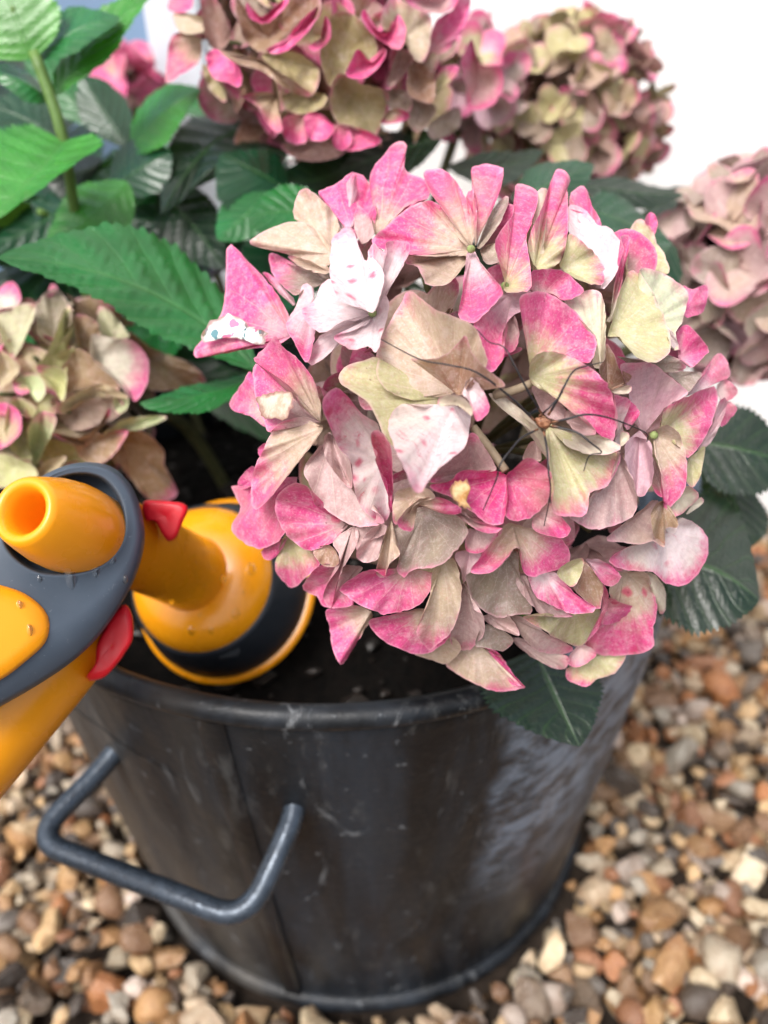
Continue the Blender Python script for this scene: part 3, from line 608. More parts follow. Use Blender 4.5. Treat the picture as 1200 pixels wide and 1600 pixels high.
MAIN = """# code pc spots layer base pts
t .05 .3 0 517,397 390,380 418,359 445,349 472,347 500,365 517,385 514,415 475,405 440,395
t .04 0 2 517,390 460,342 462,310 477,294 497,307 520,330 532,360 517,385 497,365 472,347
p .8 0 8 555,375 497,302 525,287 550,270 572,280 587,325 582,355 550,360 522,327
l .2 .2 5 540,365 525,327 550,272 557,282 559,315 550,355 532,357
m .2 0 6 570,385 560,322 580,345 582,370 565,380 553,350
t .72 .2 10 590,372 580,268 600,242 617,223 635,226 633,265 665,282 670,308 642,318 605,348 585,365 578,300
w+ .1 1 -6 582,489 515,418 517,395 520,372 540,356 552,362 562,388 572,408 582,402 600,430 592,470 581,488 562,481 535,472 520,452
w .25 .4 -4 583,490 574,406 582,380 595,390 605,398 603,379 615,376 635,378 641,388 630,415 615,440 605,460 588,488 582,470 588,440
w+ .15 .3 -3 581,490 472,482 490,472 502,445 517,437 526,450 540,472 565,482 580,488 570,503 545,500 530,505 505,520 485,510 474,495
w .15 0 -5 582,492 583,492 560,500 530,510 500,525 487,545 480,566 487,571 510,557 530,535 545,525 570,507
w+ .2 .8 -5 585,494 522,525 550,517 580,500 600,462 608,480 598,520 588,550 575,541 552,547 533,538
l .4 .2 -1 490,470 474,444 490,452 488,475 474,484 490,510 492,525 480,566 462,540 447,508 462,480
p= .85 0 0 456,525 354,388 361,381 382,402 405,426 430,455 450,490 455,522 430,540 380,546 330,556 306,559 303,547 318,528 345,492 350,470 353,430
g .42 0 8 515,440 420,397 432,397 450,412 490,424 515,430 500,442 475,450 462,462 440,445 425,425
l .5 0 6 460,476 410,426 425,430 445,452 460,468 459,478 440,462 425,445
t 0 0 4 515,425 450,400 475,405 514,417 512,428 490,425 465,415
t .55 .1 -4 501,660 430,525 415,542 397,560 405,570 430,587 455,607 463,620 472,635 490,650 501,660 502,640 500,625 490,595 470,565 440,540
m= .6 .2 0 502,660 395,575 407,570 430,587 455,607 472,640 500,660 472,652 440,660 420,675 412,655 400,625
m .6 0 6 425,640 390,580 375,605 360,625 360,635 372,645 390,650 415,667 420,650 402,620 396,598
t .4 .4 -3 506,668 472,652 495,665 505,670 475,712 450,742 420,780 400,796 392,782 392,760 400,725 412,700 425,675 445,657
p .9 0 0 400,745 395,728 380,740 371,755 378,760 395,755 400,740
p .8 0 2 420,700 403,702 414,692 420,700 408,715
p .95 .3 3 465,745 362,760 372,785 375,797 362,822 368,838 390,853 412,857 440,840 455,800 450,760 430,745 400,757 380,765
p .8 0 4 450,840 411,858 410,868 416,875 428,872 445,850 435,842
o .5 .1 3 452,835 445,837 432,870 430,885 437,902 455,919 472,907 500,882 490,862 470,852 460,842
m .82 .8 -2 540,818 432,777 440,767 457,755 480,760 495,792 530,812 542,822 530,837 512,852 482,860 465,852 445,832 432,807 430,787
m .04 0 1 515,690 475,730 500,697 512,700 530,730 560,780 600,810 592,820 557,822 528,810 500,787 484,758
m .15 0 0 515,675 507,682 507,712 530,747 550,762 545,712 520,680
w .45 1 -6 600,720 503,632 515,610 525,605 540,615 560,640 578,655 590,662 597,700 606,740 610,780 608,805 600,815 585,812 566,795 555,770 547,720 530,700 515,665
p 1 .2 -9 612,790 580,677 590,672 604,685 612,705 614,750 613,800 607,790 605,755 592,733 586,718 590,708 581,695
t .15 0 -6 612,812 603,830 612,818 616,845 625,865 608,882 600,902 588,897 592,868
t .06 .2 -6 712,612 592,537 608,505 620,485 638,455 655,464 680,483 717,497 742,512 755,540 760,570 730,600 700,618 662,621 635,623 612,612 592,595 587,570
b .08 0 -11 715,617 642,561 680,560 705,547 725,525 730,527 740,555 765,580 785,595 787,605 765,597 740,590 722,617 707,612 687,587 662,570
w .5 .2 -11 728,600 735,590 755,610 765,635 757,652 745,658 737,640 730,622 722,615
o .05 .2 -5 705,622 590,557 572,562 545,570 530,583 531,598 550,611 575,629 588,652 600,680 615,697 650,680 690,640 700,620 660,627 625,620 600,605 588,585
w+ .12 .9 -12 708,632 627,631 640,632 680,640 700,640 720,642 730,642 736,650 732,680 725,700 692,727 672,747 660,767 652,771 645,765 635,740 617,700 607,670 609,652 617,640
c .06 0 -14 716,634 684,625 692,619 715,617 730,627 739,640 736,650 727,641 710,632 687,635
m .25 .3 -2 735,735 732,680 742,677 755,695 774,735 720,735 705,752 672,752 692,727 722,702
h= 1 .5 -9 793,743 672,757 702,752 716,738 740,734 790,741 795,775 788,810 784,819 763,819 742,803 728,793 705,777 678,766
h 1 .5 -9 793,743 792,742 800,735 820,717 836,718 860,738 865,757 858,780 835,805 810,814 791,806 793,775
t .62 .1 0 735,389 580,377 605,352 635,327 662,314 682,317 700,340 715,370 730,387 727,399 680,399 637,397 600,390
t .62 .2 3 737,388 662,270 680,264 697,267 715,287 730,315 742,345 742,370 725,385 700,340 672,300
t .75 .2 2 742,385 736,267 742,259 760,256 782,260 787,270 780,302 770,325 752,360 745,380 745,332 740,300
g .05 0 0 745,388 790,306 795,315 780,350 755,385 746,387 755,360 772,325
m .6 0 4 752,390 795,318 803,330 797,360 775,385 752,392 770,350
t .04 0 2 735,395 637,400 680,401 727,400 725,415 705,440 685,447 665,442 652,417 635,412
p 1 0 8 738,350 728,305 742,300 748,340 738,350
g 0 0 6 750,390 752,390 777,380 780,407 760,412
o .85 .2 -4 790,445 805,292 815,287 837,297 840,315 830,350 822,370 825,390 830,432 827,452 792,457 787,445 792,425 780,407 774,387 777,367 800,337 804,320
l .65 .9 -2 738,395 730,395 740,390 755,417 785,452 775,472 740,505 717,495 720,470 725,432
l .6 .7 -3 800,458 740,507 755,485 770,472 792,457 828,452 818,483 803,492 790,510 788,545 787,560 767,582 755,562 745,530
m .4 0 0 798,500 803,493 811,518 805,545 788,553 786,520
o .68 .2 -2 835,422 872,263 886,270 891,283 886,290 888,330 885,380 870,415 840,420 826,390 830,360 845,330 855,300 862,280
w+ .05 .3 1 930,450 887,325 897,320 917,330 935,352 952,356 972,380 975,390 967,420 942,452 942,420 927,395 890,365
p 1 0 5 930,400 890,307 907,290 917,297 925,320 940,350 930,370 905,345 893,325
o .3 .2 -3 878,420 890,365 915,382 937,405 945,425 940,445 910,440 875,417 882,395
c 0 0 2 835,424 840,298 858,300 856,335 850,380 850,420 832,422 826,395 830,355
o .06 .4 3 975,500 982,370 985,357 997,342 1012,350 1022,365 1027,380 1040,400 1045,427 1020,424 985,427 977,415 982,395
h 1 0 4 1015,360 1007,345 1015,332 1025,337 1027,352 1023,365 1015,355
c .7 0 0 952,503 970,370 982,367 983,390 975,420 970,457 965,492 955,505 947,502 955,487 960,445 967,415 975,390
o .12 .3 -5 955,518 972,445 985,422 995,427 1010,442 1022,460 1025,475 1035,487 1040,505 1047,525 1047,550 1025,566 1000,561 982,545 967,527 950,525 955,507
e .06 .2 -1 985,520 1000,422 1022,421 1045,432 1067,447 1075,460 1072,482 1065,505 1056,520 1060,545 1047,542 1040,510 1035,490 1022,460
w 0 0 -6 1037,510 1035,507 1050,517 1060,537 1062,547 1050,542
p 1 .2 0 1072,482 1067,447 1082,452 1100,445 1107,452 1102,480 1095,490 1070,495 1075,470
p .8 0 3 1060,560 1057,520 1072,507 1090,522 1107,545 1102,555 1080,575 1070,562 1062,545
g .05 0 2 985,570 965,557 1000,563 1025,567 1047,555 1072,575 1040,582 997,572
l .12 .2 2 1005,678 970,570 1000,567 1020,567 1042,585 1062,600 1075,615 1047,632 1032,647 1030,670 1010,675 990,662 985,640 980,605
b .04 0 0 950,610 947,537 960,555 967,575 987,587 977,600 955,610 935,577 945,562
c .05 0 -1 957,613 955,610 980,602 987,605 982,615 960,615
o .62 .3 -4 830,585 812,465 830,457 846,455 862,461 885,475 905,492 916,510 932,530 929,550 922,566 905,565 880,553 855,548 838,553 828,566 822,530 815,495
c .08 .2 -1 938,572 881,470 910,457 927,452 940,460 946,485 946,517 946,557 937,575 925,570 932,530 915,507
m .7 0 1 840,470 830,425 855,420 877,422 897,437 912,455 882,470 865,460 830,452
o .62 .3 -9 830,590 830,562 845,551 862,549 885,555 917,570 935,585 952,605 960,630 965,655 960,680 954,695 945,687 922,665 885,637 860,617 840,606 830,598 826,587
w .3 .2 -5 957,695 960,617 972,620 985,625 982,640 972,662 975,675 970,695 957,699 965,675 964,640
p .8 0 -1 978,668 985,627 1000,645 990,662 980,672 974,660 982,640
m .04 0 -5 885,655 882,652 887,642 910,650 932,675 920,680 897,672
c .06 .1 -6 872,670 872,670 890,672 935,680 970,697 960,707 935,711 910,707 880,692
c .04 0 -5 970,690 970,675 982,677 982,687 970,697
o .16 .4 -7 856,664 856,660 872,675 885,697 935,711 967,706 969,722 960,742 945,763 922,770 919,795 910,806 876,806 862,795 866,760 860,735 853,700
m .05 .1 -4 960,702 970,707 980,730 990,752 995,775 994,797 977,815 932,827 910,822 890,807 917,800 920,780 945,762 962,732
l .04 0 2 1000,672 982,685 1015,690 1020,712 1020,750 1007,774 995,775 990,750 977,725
m .3 0 3 1020,720 1020,715 1030,737 1035,775 1020,762
o .6 .2 -5 1030,680 1032,660 1042,636 1075,619 1115,604 1120,610 1121,630 1112,662 1097,692 1075,715 1062,700 1040,668
t .5 .2 -7 1022,680 1022,685 1027,670 1042,664 1057,672 1065,687 1072,715 1074,740 1067,770 1050,790 1040,802 1037,792 1037,775 1030,732 1022,705
l .1 0 -1 1092,700 1125,625 1137,625 1125,665 1110,692 1090,705 1097,692 1115,660
o .03 0 1 1080,715 1102,697 1097,732 1092,750 1082,762 1072,750 1074,720 1090,705
c .35 .2 -3 1062,775 1070,760 1086,765 1092,776 1080,790 1065,803 1055,807 1042,805 1052,788
c .05 0 0 1080,790 1092,778 1100,784 1085,797 1072,803
w .6 .2 2 1070,620 1115,557 1127,552 1137,567 1140,587 1122,597 1095,610 1075,617 1100,587
l .6 .1 4 1122,610 1132,592 1150,605 1152,615 1137,627 1125,625 1120,605
m .6 0 5 1110,640 1137,627 1152,637 1145,650 1127,667 1125,645
g 0 0 5 1060,590 1045,582 1095,582 1090,595 1075,612 1060,597
w .3 .9 -6 1037,827 1060,810 1075,812 1092,822 1105,840 1106,865 1095,890 1072,914 1040,911 1020,894 990,892 965,887 952,877 960,865 1000,850 1035,842 1057,830
m .08 0 -3 1028,782 947,842 972,820 995,802 1010,790 1020,780 1035,795 1040,830 1037,855 1020,845 1000,851 967,847
b .03 0 -8 1036,784 1018,800 1036,782 1055,805 1060,825 1040,825 1038,855 1022,840
t .5 .9 -2 975,893 952,920 967,897 990,895 1010,895 1020,922 1027,952 1020,985 1022,1007 1005,1020 960,1025 927,1020 914,1005 942,977 965,957 955,935
c 0 0 -4 1012,897 1010,895 1025,900 1040,922 1041,940 1035,960 1027,950 1017,920
p .9 .6 -5 942,950 952,935 972,942 996,952 985,965 942,976 947,955
l .6 .2 -9 917,876 915,874 942,876 967,895 969,905 955,916 940,910 927,887
b .03 0 -5 915,885 912,877 927,892 942,915 940,940 932,952 895,917 902,900
o .04 0 -6 890,890 870,897 885,880 910,872 910,892 895,917
w .75 .4 -9 850,896 825,900 845,893 870,895 875,902 902,930 932,950 927,957 892,959 875,952 860,945 837,930
m .04 0 -7 815,900 807,900 810,920 830,945 850,962 895,964 880,954 865,952 832,925 822,900
o .1 .3 -5 900,945 817,965 840,962 895,964 935,950 935,970 920,997 905,1010 885,1005 860,992 850,985
p .85 .2 -8 943,950 942,912 951,930 947,955 932,987 917,1000 935,967 941,942
m .3 .2 -4 800,965 795,961 820,965 850,987 895,1012 880,1022 837,1015 805,980
m .05 0 -1 805,1000 800,997 825,1000 850,1017 887,1025 885,1042 870,1045 840,1032 812,1012
l .35 .3 -4 905,1012 887,1037 892,1020 910,1007 932,1022 905,1042
o .3 .2 1 930,1022 885,1045 887,1062 910,1072 922,1070 935,1060 960,1052 977,1022 935,1025 905,1040
t .58 .2 -8 802,822 735,894 750,870 780,832 795,817 832,827 875,840 892,867 885,885 865,892 830,901 816,890 815,867 807,855 785,880 765,895
m .6 .2 -6 845,803 835,807 857,785 875,805 892,827 880,840 850,835 832,825
g .02 0 -1 790,862 730,897 775,890 807,862 812,897 832,955 812,960 775,964 745,945 732,920
t .55 .1 -9 652,788 620,818 632,800 647,785 662,778 690,778 722,796 712,804 687,801 657,790 650,805 646,826 637,831
m .5 .1 -9 712,797 700,790 722,797 742,815 775,823 785,826 775,832 755,832 730,818 712,805
g .02 0 -1 662,800 617,822 650,795 675,795 712,804 730,825 725,845 707,867 685,885 645,890 632,902 620,890 625,862 612,830
t .04 0 -5 650,775 617,772 630,763 665,762 680,778 655,785 640,800 618,820 613,800
t .85 .2 -7 640,886 531,917 577,890 600,900 620,897 675,895 676,912 660,940 637,953 600,960 590,957 565,947 542,932
t .2 .1 -8 692,878 677,890 705,871 715,887 721,920 717,960 702,990 680,1010 672,1017 662,1007 651,987 660,962 672,930
t .68 .1 -4 672,952 576,972 600,963 637,955 662,952 690,970 705,992 680,1015 672,1020 647,1022 600,1002
m .04 0 -4 725,908 722,912 732,930 740,952 755,962 756,990 745,1005 735,1015 717,1015 704,1005 705,985 717,960
l .02 0 -3 735,862 710,867 727,860 752,865 740,887 725,910 720,890
m .3 0 -4 745,828 730,827 760,832 785,827 760,860 730,861
t .2 .1 -2 745,1003 697,1037 720,1017 740,1012 760,1015 785,1030 790,1057 807,1070 820,1075 775,1080 740,1067 710,1050
p 1 0 -5 760,1012 757,1012 775,1017 790,1035 807,1060 821,1074 800,1070 790,1057 784,1030 770,1022
t 0 0 0 690,1000 647,1022 672,1020 705,995 720,1015 697,1037 670,1030
g 0 0 0 760,975 742,1007 760,975 800,995 797,1010 785,1017 760,1012
m 0 0 -1 760,962 755,962 792,960 812,992 790,987 760,972
t .65 .1 0 580,955 510,952 552,945 582,960 565,992 537,1037 532,1039 520,1015 515,980
m .6 .1 2 562,884 472,915 502,882 525,885 567,887 535,920 552,945 515,950 502,945 495,932 480,925
m .45 .1 -3 550,826 520,847 545,825 557,825 560,845 540,882 527,910 517,950 505,935 512,912 530,885 529,865
b 0 0 1 510,855 490,860 515,852 529,870 525,885 502,882
m 0 0 -1 600,826 557,870 565,847 580,827 600,822 595,867 575,879
m .1 0 2 575,825 557,823 600,818 600,835 565,850 560,870
c .05 0 -3 800,640 763,615 787,620 817,643 845,672 857,700 858,722 850,705 835,678 805,655 780,635
m .1 0 0 840,718 817,717 830,690 842,697 845,720
m 0 0 2 850,630 832,603 878,632 885,655 862,655 845,640
""".strip().split('\n')
TOP = """p 1 0 0 300,0 262,10 275,-15 300,-15 300,10 285,20 270,18
t .6 0 2 315,60 265,65 280,50 312,62 312,95 282,117 262,129 259,120
c 0 0 0 317,40 272,20 317,27 317,50 282,50
m .25 0 -4 345,80 314,-5 335,-5 357,37 360,60 342,80 327,70 317,37
h 1 0 -6 350,85 322,87 342,77 375,107 375,135 357,130 332,120
o 0 0 -2 345,110 315,100 322,110 350,140 352,160 332,145 320,125
b .05 0 0 420,60 367,-5 385,15 410,35 440,15 450,-5 495,-5 500,17 475,55 437,81 405,80 380,57
h 1 0 -8 410,30 385,3 410,25 445,-3 450,5 430,27 410,37 390,27
h 1 0 -8 460,55 415,77 440,68 470,32 497,10 502,20 475,56 445,81 425,83
p .9 0 -6 500,60 482,72 500,60 508,25 517,42 515,62 492,81
t .3 0 -7 410,95 340,77 362,85 405,92 435,112 462,128 487,147 480,152 445,138 410,112 367,98
o 0 0 0 440,90 410,85 462,82 495,105 500,117 487,150 462,132 430,112
t .45 0 -4 430,150 377,150 425,145 435,175 442,202 432,207 415,190 400,165
t 0 0 -2 430,150 425,122 435,137 437,175 428,160
p .7 0 -2 470,185 442,185 475,180 480,217 465,226 445,217
h 1 0 -5 505,180 475,185 490,175 520,195 517,212 500,221 482,215
p .85 0 -3 530,195 522,195 547,205 547,227 532,235 520,225
m 0 0 5 490,225 442,225 520,220 537,240 500,252 462,247
p .8 0 -3 540,195 520,192 575,205 596,222 557,236 532,232 520,225
o .04 0 2 560,165 530,115 562,130 600,140 605,162 585,215 550,197 525,190 515,150
h 1 0 -8 570,100 540,117 550,92 560,77 582,97 600,75 602,87 587,110 565,124
o .05 0 -3 530,90 520,22 550,22 575,42 590,75 582,97 560,77 540,115 515,135 500,82
h 1 0 -9 600,60 564,25 570,14 582,42 605,52 622,22 634,45 632,67 622,77 600,67 575,47
c .3 0 -5 630,60 595,37 600,12 615,-5 640,8 662,20 675,32 672,65 660,97 642,85 634,45 620,20 605,48
p .8 0 -5 670,80 680,35 707,15 720,-5 735,-5 730,32 712,65 690,85 675,82 662,97
l .5 0 -2 680,5 635,-5 717,-5 695,20 655,15
b .05 0 -3 655,130 640,95 650,92 672,110 680,130 675,160 650,155 635,140
m .1 0 -2 625,110 602,140 622,80 645,87 640,105 610,140
o .4 0 -2 680,145 672,155 690,110 715,102 715,115 690,142
g 0 0 3 660,170 635,142 680,165 670,192 650,207 635,180
t .6 0 -2 610,175 595,190 612,170 637,175 637,187 605,194
l .6 0 0 750,130 720,100 737,62 750,100 782,105 785,140 765,167 732,170 730,140
g .1 0 4 690,190 675,217 670,195 715,167 720,192 700,212
o 0 0 4 480,150 440,150 470,140 510,150 500,170 470,178 445,170
g 0 0 4 620,150 600,140 640,145 640,175 610,170
""".strip().split('\n')
LEFT = """w .6 0 0 10,480 -5,457 20,440 33,470 0,490
c .1 0 -3 25,550 -5,493 33,475 55,477 50,503 30,547 17,557 -5,510
g .05 0 1 85,530 57,477 83,450 107,473 110,507 83,537 60,523
o .03 0 -3 100,570 103,480 117,500 100,530 80,553 117,543 100,573 57,573 74,550
b .03 0 2 130,550 117,493 147,500 157,520 143,560 123,540
c .04 0 1 180,527 153,480 173,487 197,517 200,527 160,527
w .35 0 -5 150,560 143,523 167,527 200,530 223,547 233,573 227,607 210,627 190,600 160,577 143,557
e 0 0 -3 190,620 177,623 200,620 197,640 183,647
o .3 0 -4 95,600 57,573 100,577 103,610 97,627 83,607
t .15 0 -6 150,620 90,633 133,607 160,600 190,613 200,623 160,620 127,627 97,647
b .02 0 1 130,590 113,547 143,557 187,607 133,607 103,613
o .04 0 -1 40,690 23,620 57,640 43,667 50,717 20,707 7,660
e .2 0 -5 55,740 43,670 67,643 88,653 80,680 57,723 53,747 48,712
t .55 0 -5 5,670 -5,633 27,640 32,677 -5,700
b .2 0 -2 140,695 83,677 123,683 150,670 170,637 172,650 153,677 200,673 167,720 130,720 115,697
e 0 0 -4 200,668 160,680 200,653 260,650 250,660 213,673 190,672
b .1 0 1 190,690 133,693 213,673 253,700 257,727 277,773 233,780 187,727
t 0 0 -1 65,740 53,743 73,720 103,713 93,730 63,750
o 0 0 0 20,730 -5,710 50,727 53,750 -5,760
e 0 0 -1 50,610 37,587 60,587 72,610 57,627
t .2 0 0 10,580 -5,547 20,560 30,580 -5,607
m 0 0 6 120,640 80,625 140,615 190,625 185,650 150,665 110,670
o 0 0 6 110,720 60,690 100,690 150,715 170,750 120,760 80,750
b 0 0 7 230,560 200,520 240,545 300,570 320,600 270,610 225,600
""".strip().split('\n')
H0 = Head(745, 655, 395, .284); H1 = Head(505, 60, 250, .40, .75, (.9, .86, .8)); H2 = Head(95, 615, 185, .392, .75, (.96, 1.0, .90)); H3 = Head(882, 190, 150, .555, .75, (.94, .93, .86)); H4 = Head(1185, 420, 165, .44)  # top bloom's tone: browner petals, plus some shade put into their colour
main = flower_head(H0, 'large sharp mophead bloom in front, cream petals with bright pink edges', [l for l in MAIN if l and l[0] != '#'], 50, .80, .021, 'tmmgo', (0, .05, .1, .3), .2, (.03, .02), True, .0042, [(812, 640, 100), (770, 690, 60), (690, 440, 40)])
flower_head(H1, 'large slightly blurred bloom at the top, brown-green with hot pink petal lips', TOP, 42, .80, .023, 'tmgob', (0, .1, .3, .5), 0, (-.01, .06), True)
flower_head(H2, 'olive and cream bloom at the left edge above the spray gun', LEFT, 24, .76, .021, 'toobg', (0, .05, .2), 0, (-.07, .03), True)
flower_head(H3, 'small distant bloom at upper right against the white wall', (), 100, .84, .0170, 'tomogg', (.0, .05, .15, .4), 0, (.06, .09), singles=64, tilt=(.2, 1.1), dense=50)
flower_head(H4, 'mauve and pink bloom cut off by the right edge of the picture', (), 62, .80, .0225, 'mmggtcl', (0, .05, .1, .3), 0, (.10, .03), singles=44, tilt=(.1, .9), dense=30)
flower_head(Head(735, 130, 70, .50), 'cluster of lilac and olive florets between the two blooms at the top', (), 16, .8, .018, 'lgmo', (.1, .4), 0, (.02, .10), singles=14, stem_r=.003, tilt=(.2, 1.0))
flower_head(Head(15, 115, 80, .60), 'far pink bloom half hidden behind the shoot at top left', (), 14, .7, .024, 'lpm', (.2, .5), 0, (-.10, .10), singles=4, stem_r=.003)
flower_head(Head(188, 128, 40, .60), 'little far pink bloom in front of the blue door', (), 7, .7, .024, 'ptl', (.5, .8), 0, (-.06, .12), singles=4, stem_r=.003)
# withered patches on petals of the front bloom
def patch(name, mat, pts, lay, zoff=0.0):
    outl = catmull([Vector(p) for p in pts], 36); c = sum(outl, Vector((0, 0))) / len(outl); v, f = [W(c.x, c.y, H0.z(c.x, c.y) + lay - .0005)], []
    n = len(outl)
    for k in range(1, 5):
        r_ = k / 4
        for i, p in enumerate(outl):
            q = c + (p - c) * r_ * (1 + (.07 if k == 4 else .02) * rnd.gauss(0, 1)); v.append(W(q.x, q.y, H0.z(q.x, q.y) + lay - .0005 * (1 - r_ * r_) + zoff * (q.x - c.x) + .0004 * noise.noise(Vector((q.x * .1, q.y * .1, 0)))))
    for i in range(n): f.append((0, 1 + i, 1 + (i + 1) % n))
    for k in range(3):
        o = 1 + k * n
        for i in range(n): f.append((o + i, o + n + i, o + n + (i + 1) % n, o + (i + 1) % n))
    me = mesh(name, v, f); attr(me, 'fan', [(0, 0, 0)] + [(0, 0, k / 4) for k in range(1, 5) for _ in range(n)]); link(name, me, mat, main)
def patch_mat(name, c1, c2, c3=None, scale=250):
    m, nt, b = newmat(name); n = N(nt); co = n.coord()
    c = n.mix(n.smooth(n.noise(300, 4, co, .7), .35, .65), c1, c2)
    if c3:
        vo = n.node('ShaderNodeTexVoronoi'); vo.inputs['Scale'].default_value = scale; dv = n.node('ShaderNodeVectorMath', operation='ADD'); n.put(dv.inputs[0], co); dm = n.node('ShaderNodeVectorMath', operation='SCALE'); dn_ = n.node('ShaderNodeTexNoise'); dn_.inputs['Scale'].default_value = 260; n.put(dn_.inputs['Vector'], co); n.put(dm.inputs[0], dn_.outputs['Color']); dm.inputs['Scale'].default_value = .006; n.put(dv.inputs[1], dm.outputs[0]); n.put(vo.inputs['Vector'], dv.outputs[0])
        hue = n.ramp(n.sep(vo.outputs['Color'])[0], [(.0, srgb(70, 116, 124)), (.3, srgb(50, 100, 60)), (.45, srgb(214, 110, 146)), (.62, srgb(80, 124, 134)), (.8, srgb(228, 226, 220))], 'CONSTANT')
        c = n.mix(n.smooth(vo.outputs['Distance'], .36, .44, 1, 0), c, hue)
    c = n.mix(n.smooth(n.math('ADD', n.sep(n.attr('fan').outputs['Vector'])[2], n.math('MULTIPLY', n.math('SUBTRACT', n.noise(350, 3, co), .5), .5)), .72, 1.0, 0, .8), c, srgb(132, 78, 72))
    nt.links.new(c, b.inputs['Base Color']); b.inputs['Roughness'].default_value = .6; nt.links.new(n.bump(n.noise(500, 3, co), .4, .0006), b.inputs['Normal']); return m
patch('eaten_patch', patch_mat('eaten', srgb(226, 226, 222), srgb(200, 208, 206), 1), [(312, 527), (327, 507), (350, 492), (377, 497), (388, 510), (407, 515), (416, 527), (410, 537), (395, 537), (375, 529), (350, 529), (322, 534)], -.0068)
patch('withered_patch', patch_mat('withered', srgb(178, 158, 136), srgb(206, 190, 176)), [(402, 624), (422, 614), (450, 610), (457, 617), (457, 632), (447, 652), (412, 652), (407, 640)], -.004)
patch('withered_patch', patch_mat('brown_wither', srgb(186, 134, 74), srgb(226, 196, 150)), [(702, 765), (715, 750), (735, 756), (732, 775), (728, 790), (738, 797), (715, 787)], -.0118)
# thick pedicels seen in the gap, floret eyes
for pts in ([(832, 598, 4), (808, 608, 6), (772, 618, 10)], [(740, 668, 10), (765, 700, 6), (790, 736, 2)]):
    P_ = [W(x, y, H0.z(x, y) + q * .001) for x, y, q in pts]
    link('pedicel', mesh('pedicel', *tube(catmull(P_, 8, False), .0012, 8)), M_PEDICEL, main)
for x, y, q in ((582, 489, 4), (736, 389, 8), (789, 447, 6), (1022, 680, 4)):
    P_ = W(x, y, H0.z(x, y) + q * .001); v, f = lathe([(.0001, -.0014), (.0010, -.001), (.0013, 0), (.0009, .0009), (.0001, .0012)], P_, -cF, 10)
    link('floret_eye', mesh('floret_eye', v, f), M_EYE, main)

# ---- leaves
def leaf(base, mid, tip, Lp, Rp, z, tint, serr=.035, curlv=.3):
    """base, mid, tip on the midrib; Lp, Rp widest points of the two halves; z depths of the five"""
    B, Mi, T, L, Rr = (W(p[0], p[1], q) for p, q in zip((base, mid, tip, Lp, Rp), z))
    leaf3(B, Mi, T, L, Rr, tint)
def leaf3(B, Mi, T, L, Rr, tint, serr=.06, teeth=None):
    C = Mi * 2 - (B + T) * .5
    Mf = lambda u: B * (1 - u) ** 2 + C * 2 * u * (1 - u) + T * u * u
    up = .45; OL, OR = L - Mf(up), Rr - Mf(up); NU, NV = 84, 7
    Nn = (T - B).cross(Rr - L).normalized(); size = (T - B).length
    if Nn.dot(CAM - Mi) < 0: Nn = -Nn
    def wf(u):
        x = u ** (math.log(.5) / math.log(up)); return (max(0, math.sin(math.pi * x)) ** .78) * (1 - .12 * (u > up) * (u - up))
    v, uv, f = [], [], []; ph = rnd.uniform(0, 6)
    for i in range(NU + 1):
        u = i / NU; c = Mf(u); wv = wf(u)
        for j in range(-NV, NV + 1):
            s = j / NV; a = abs(s); O = OL if s < 0 else OR
            e = wv * a
            if abs(j) == NV: e *= 1 + serr * (2 * ((u * 21) % 1) - 1) * (1 if 0.03 < u < .98 else 0) + .02 * math.sin(u * 23 + ph)
            t = (u - .26 * a ** .8) * 7
            q = abs((t % 1) - .5) * 2
            h = .0065 * size / .12 * (math.sqrt(max(0, 1 - q ** 2)) - .6) * min(1, a * 3) * min(1, wv * 1.5) * (1 - .5 * a) * -1
            h = -h * .62
            h += .02 * size * a * a * math.sin(u * 9 + ph) * wv
            v.append(c + O * e + Nn * (-h)); uv.append((u, s, 0))
    n = 2 * NV + 1
    for i in range(NU):
        for j in range(n - 1): f.append((i * n + j, (i + 1) * n + j, (i + 1) * n + j + 1, i * n + j + 1))
    me = mesh('leaf', v, f); attr(me, 'leafuv', uv); attr(me, 'tint', [tint] * len(v), 'FLOAT_COLOR')
    return link('leaf', me, M_LEAF, plant)
G1, G2, G3, G4, G5 = srgb(56, 140, 40), srgb(32, 112, 52), srgb(18, 70, 46), srgb(10, 36, 27), srgb(72, 150, 40)
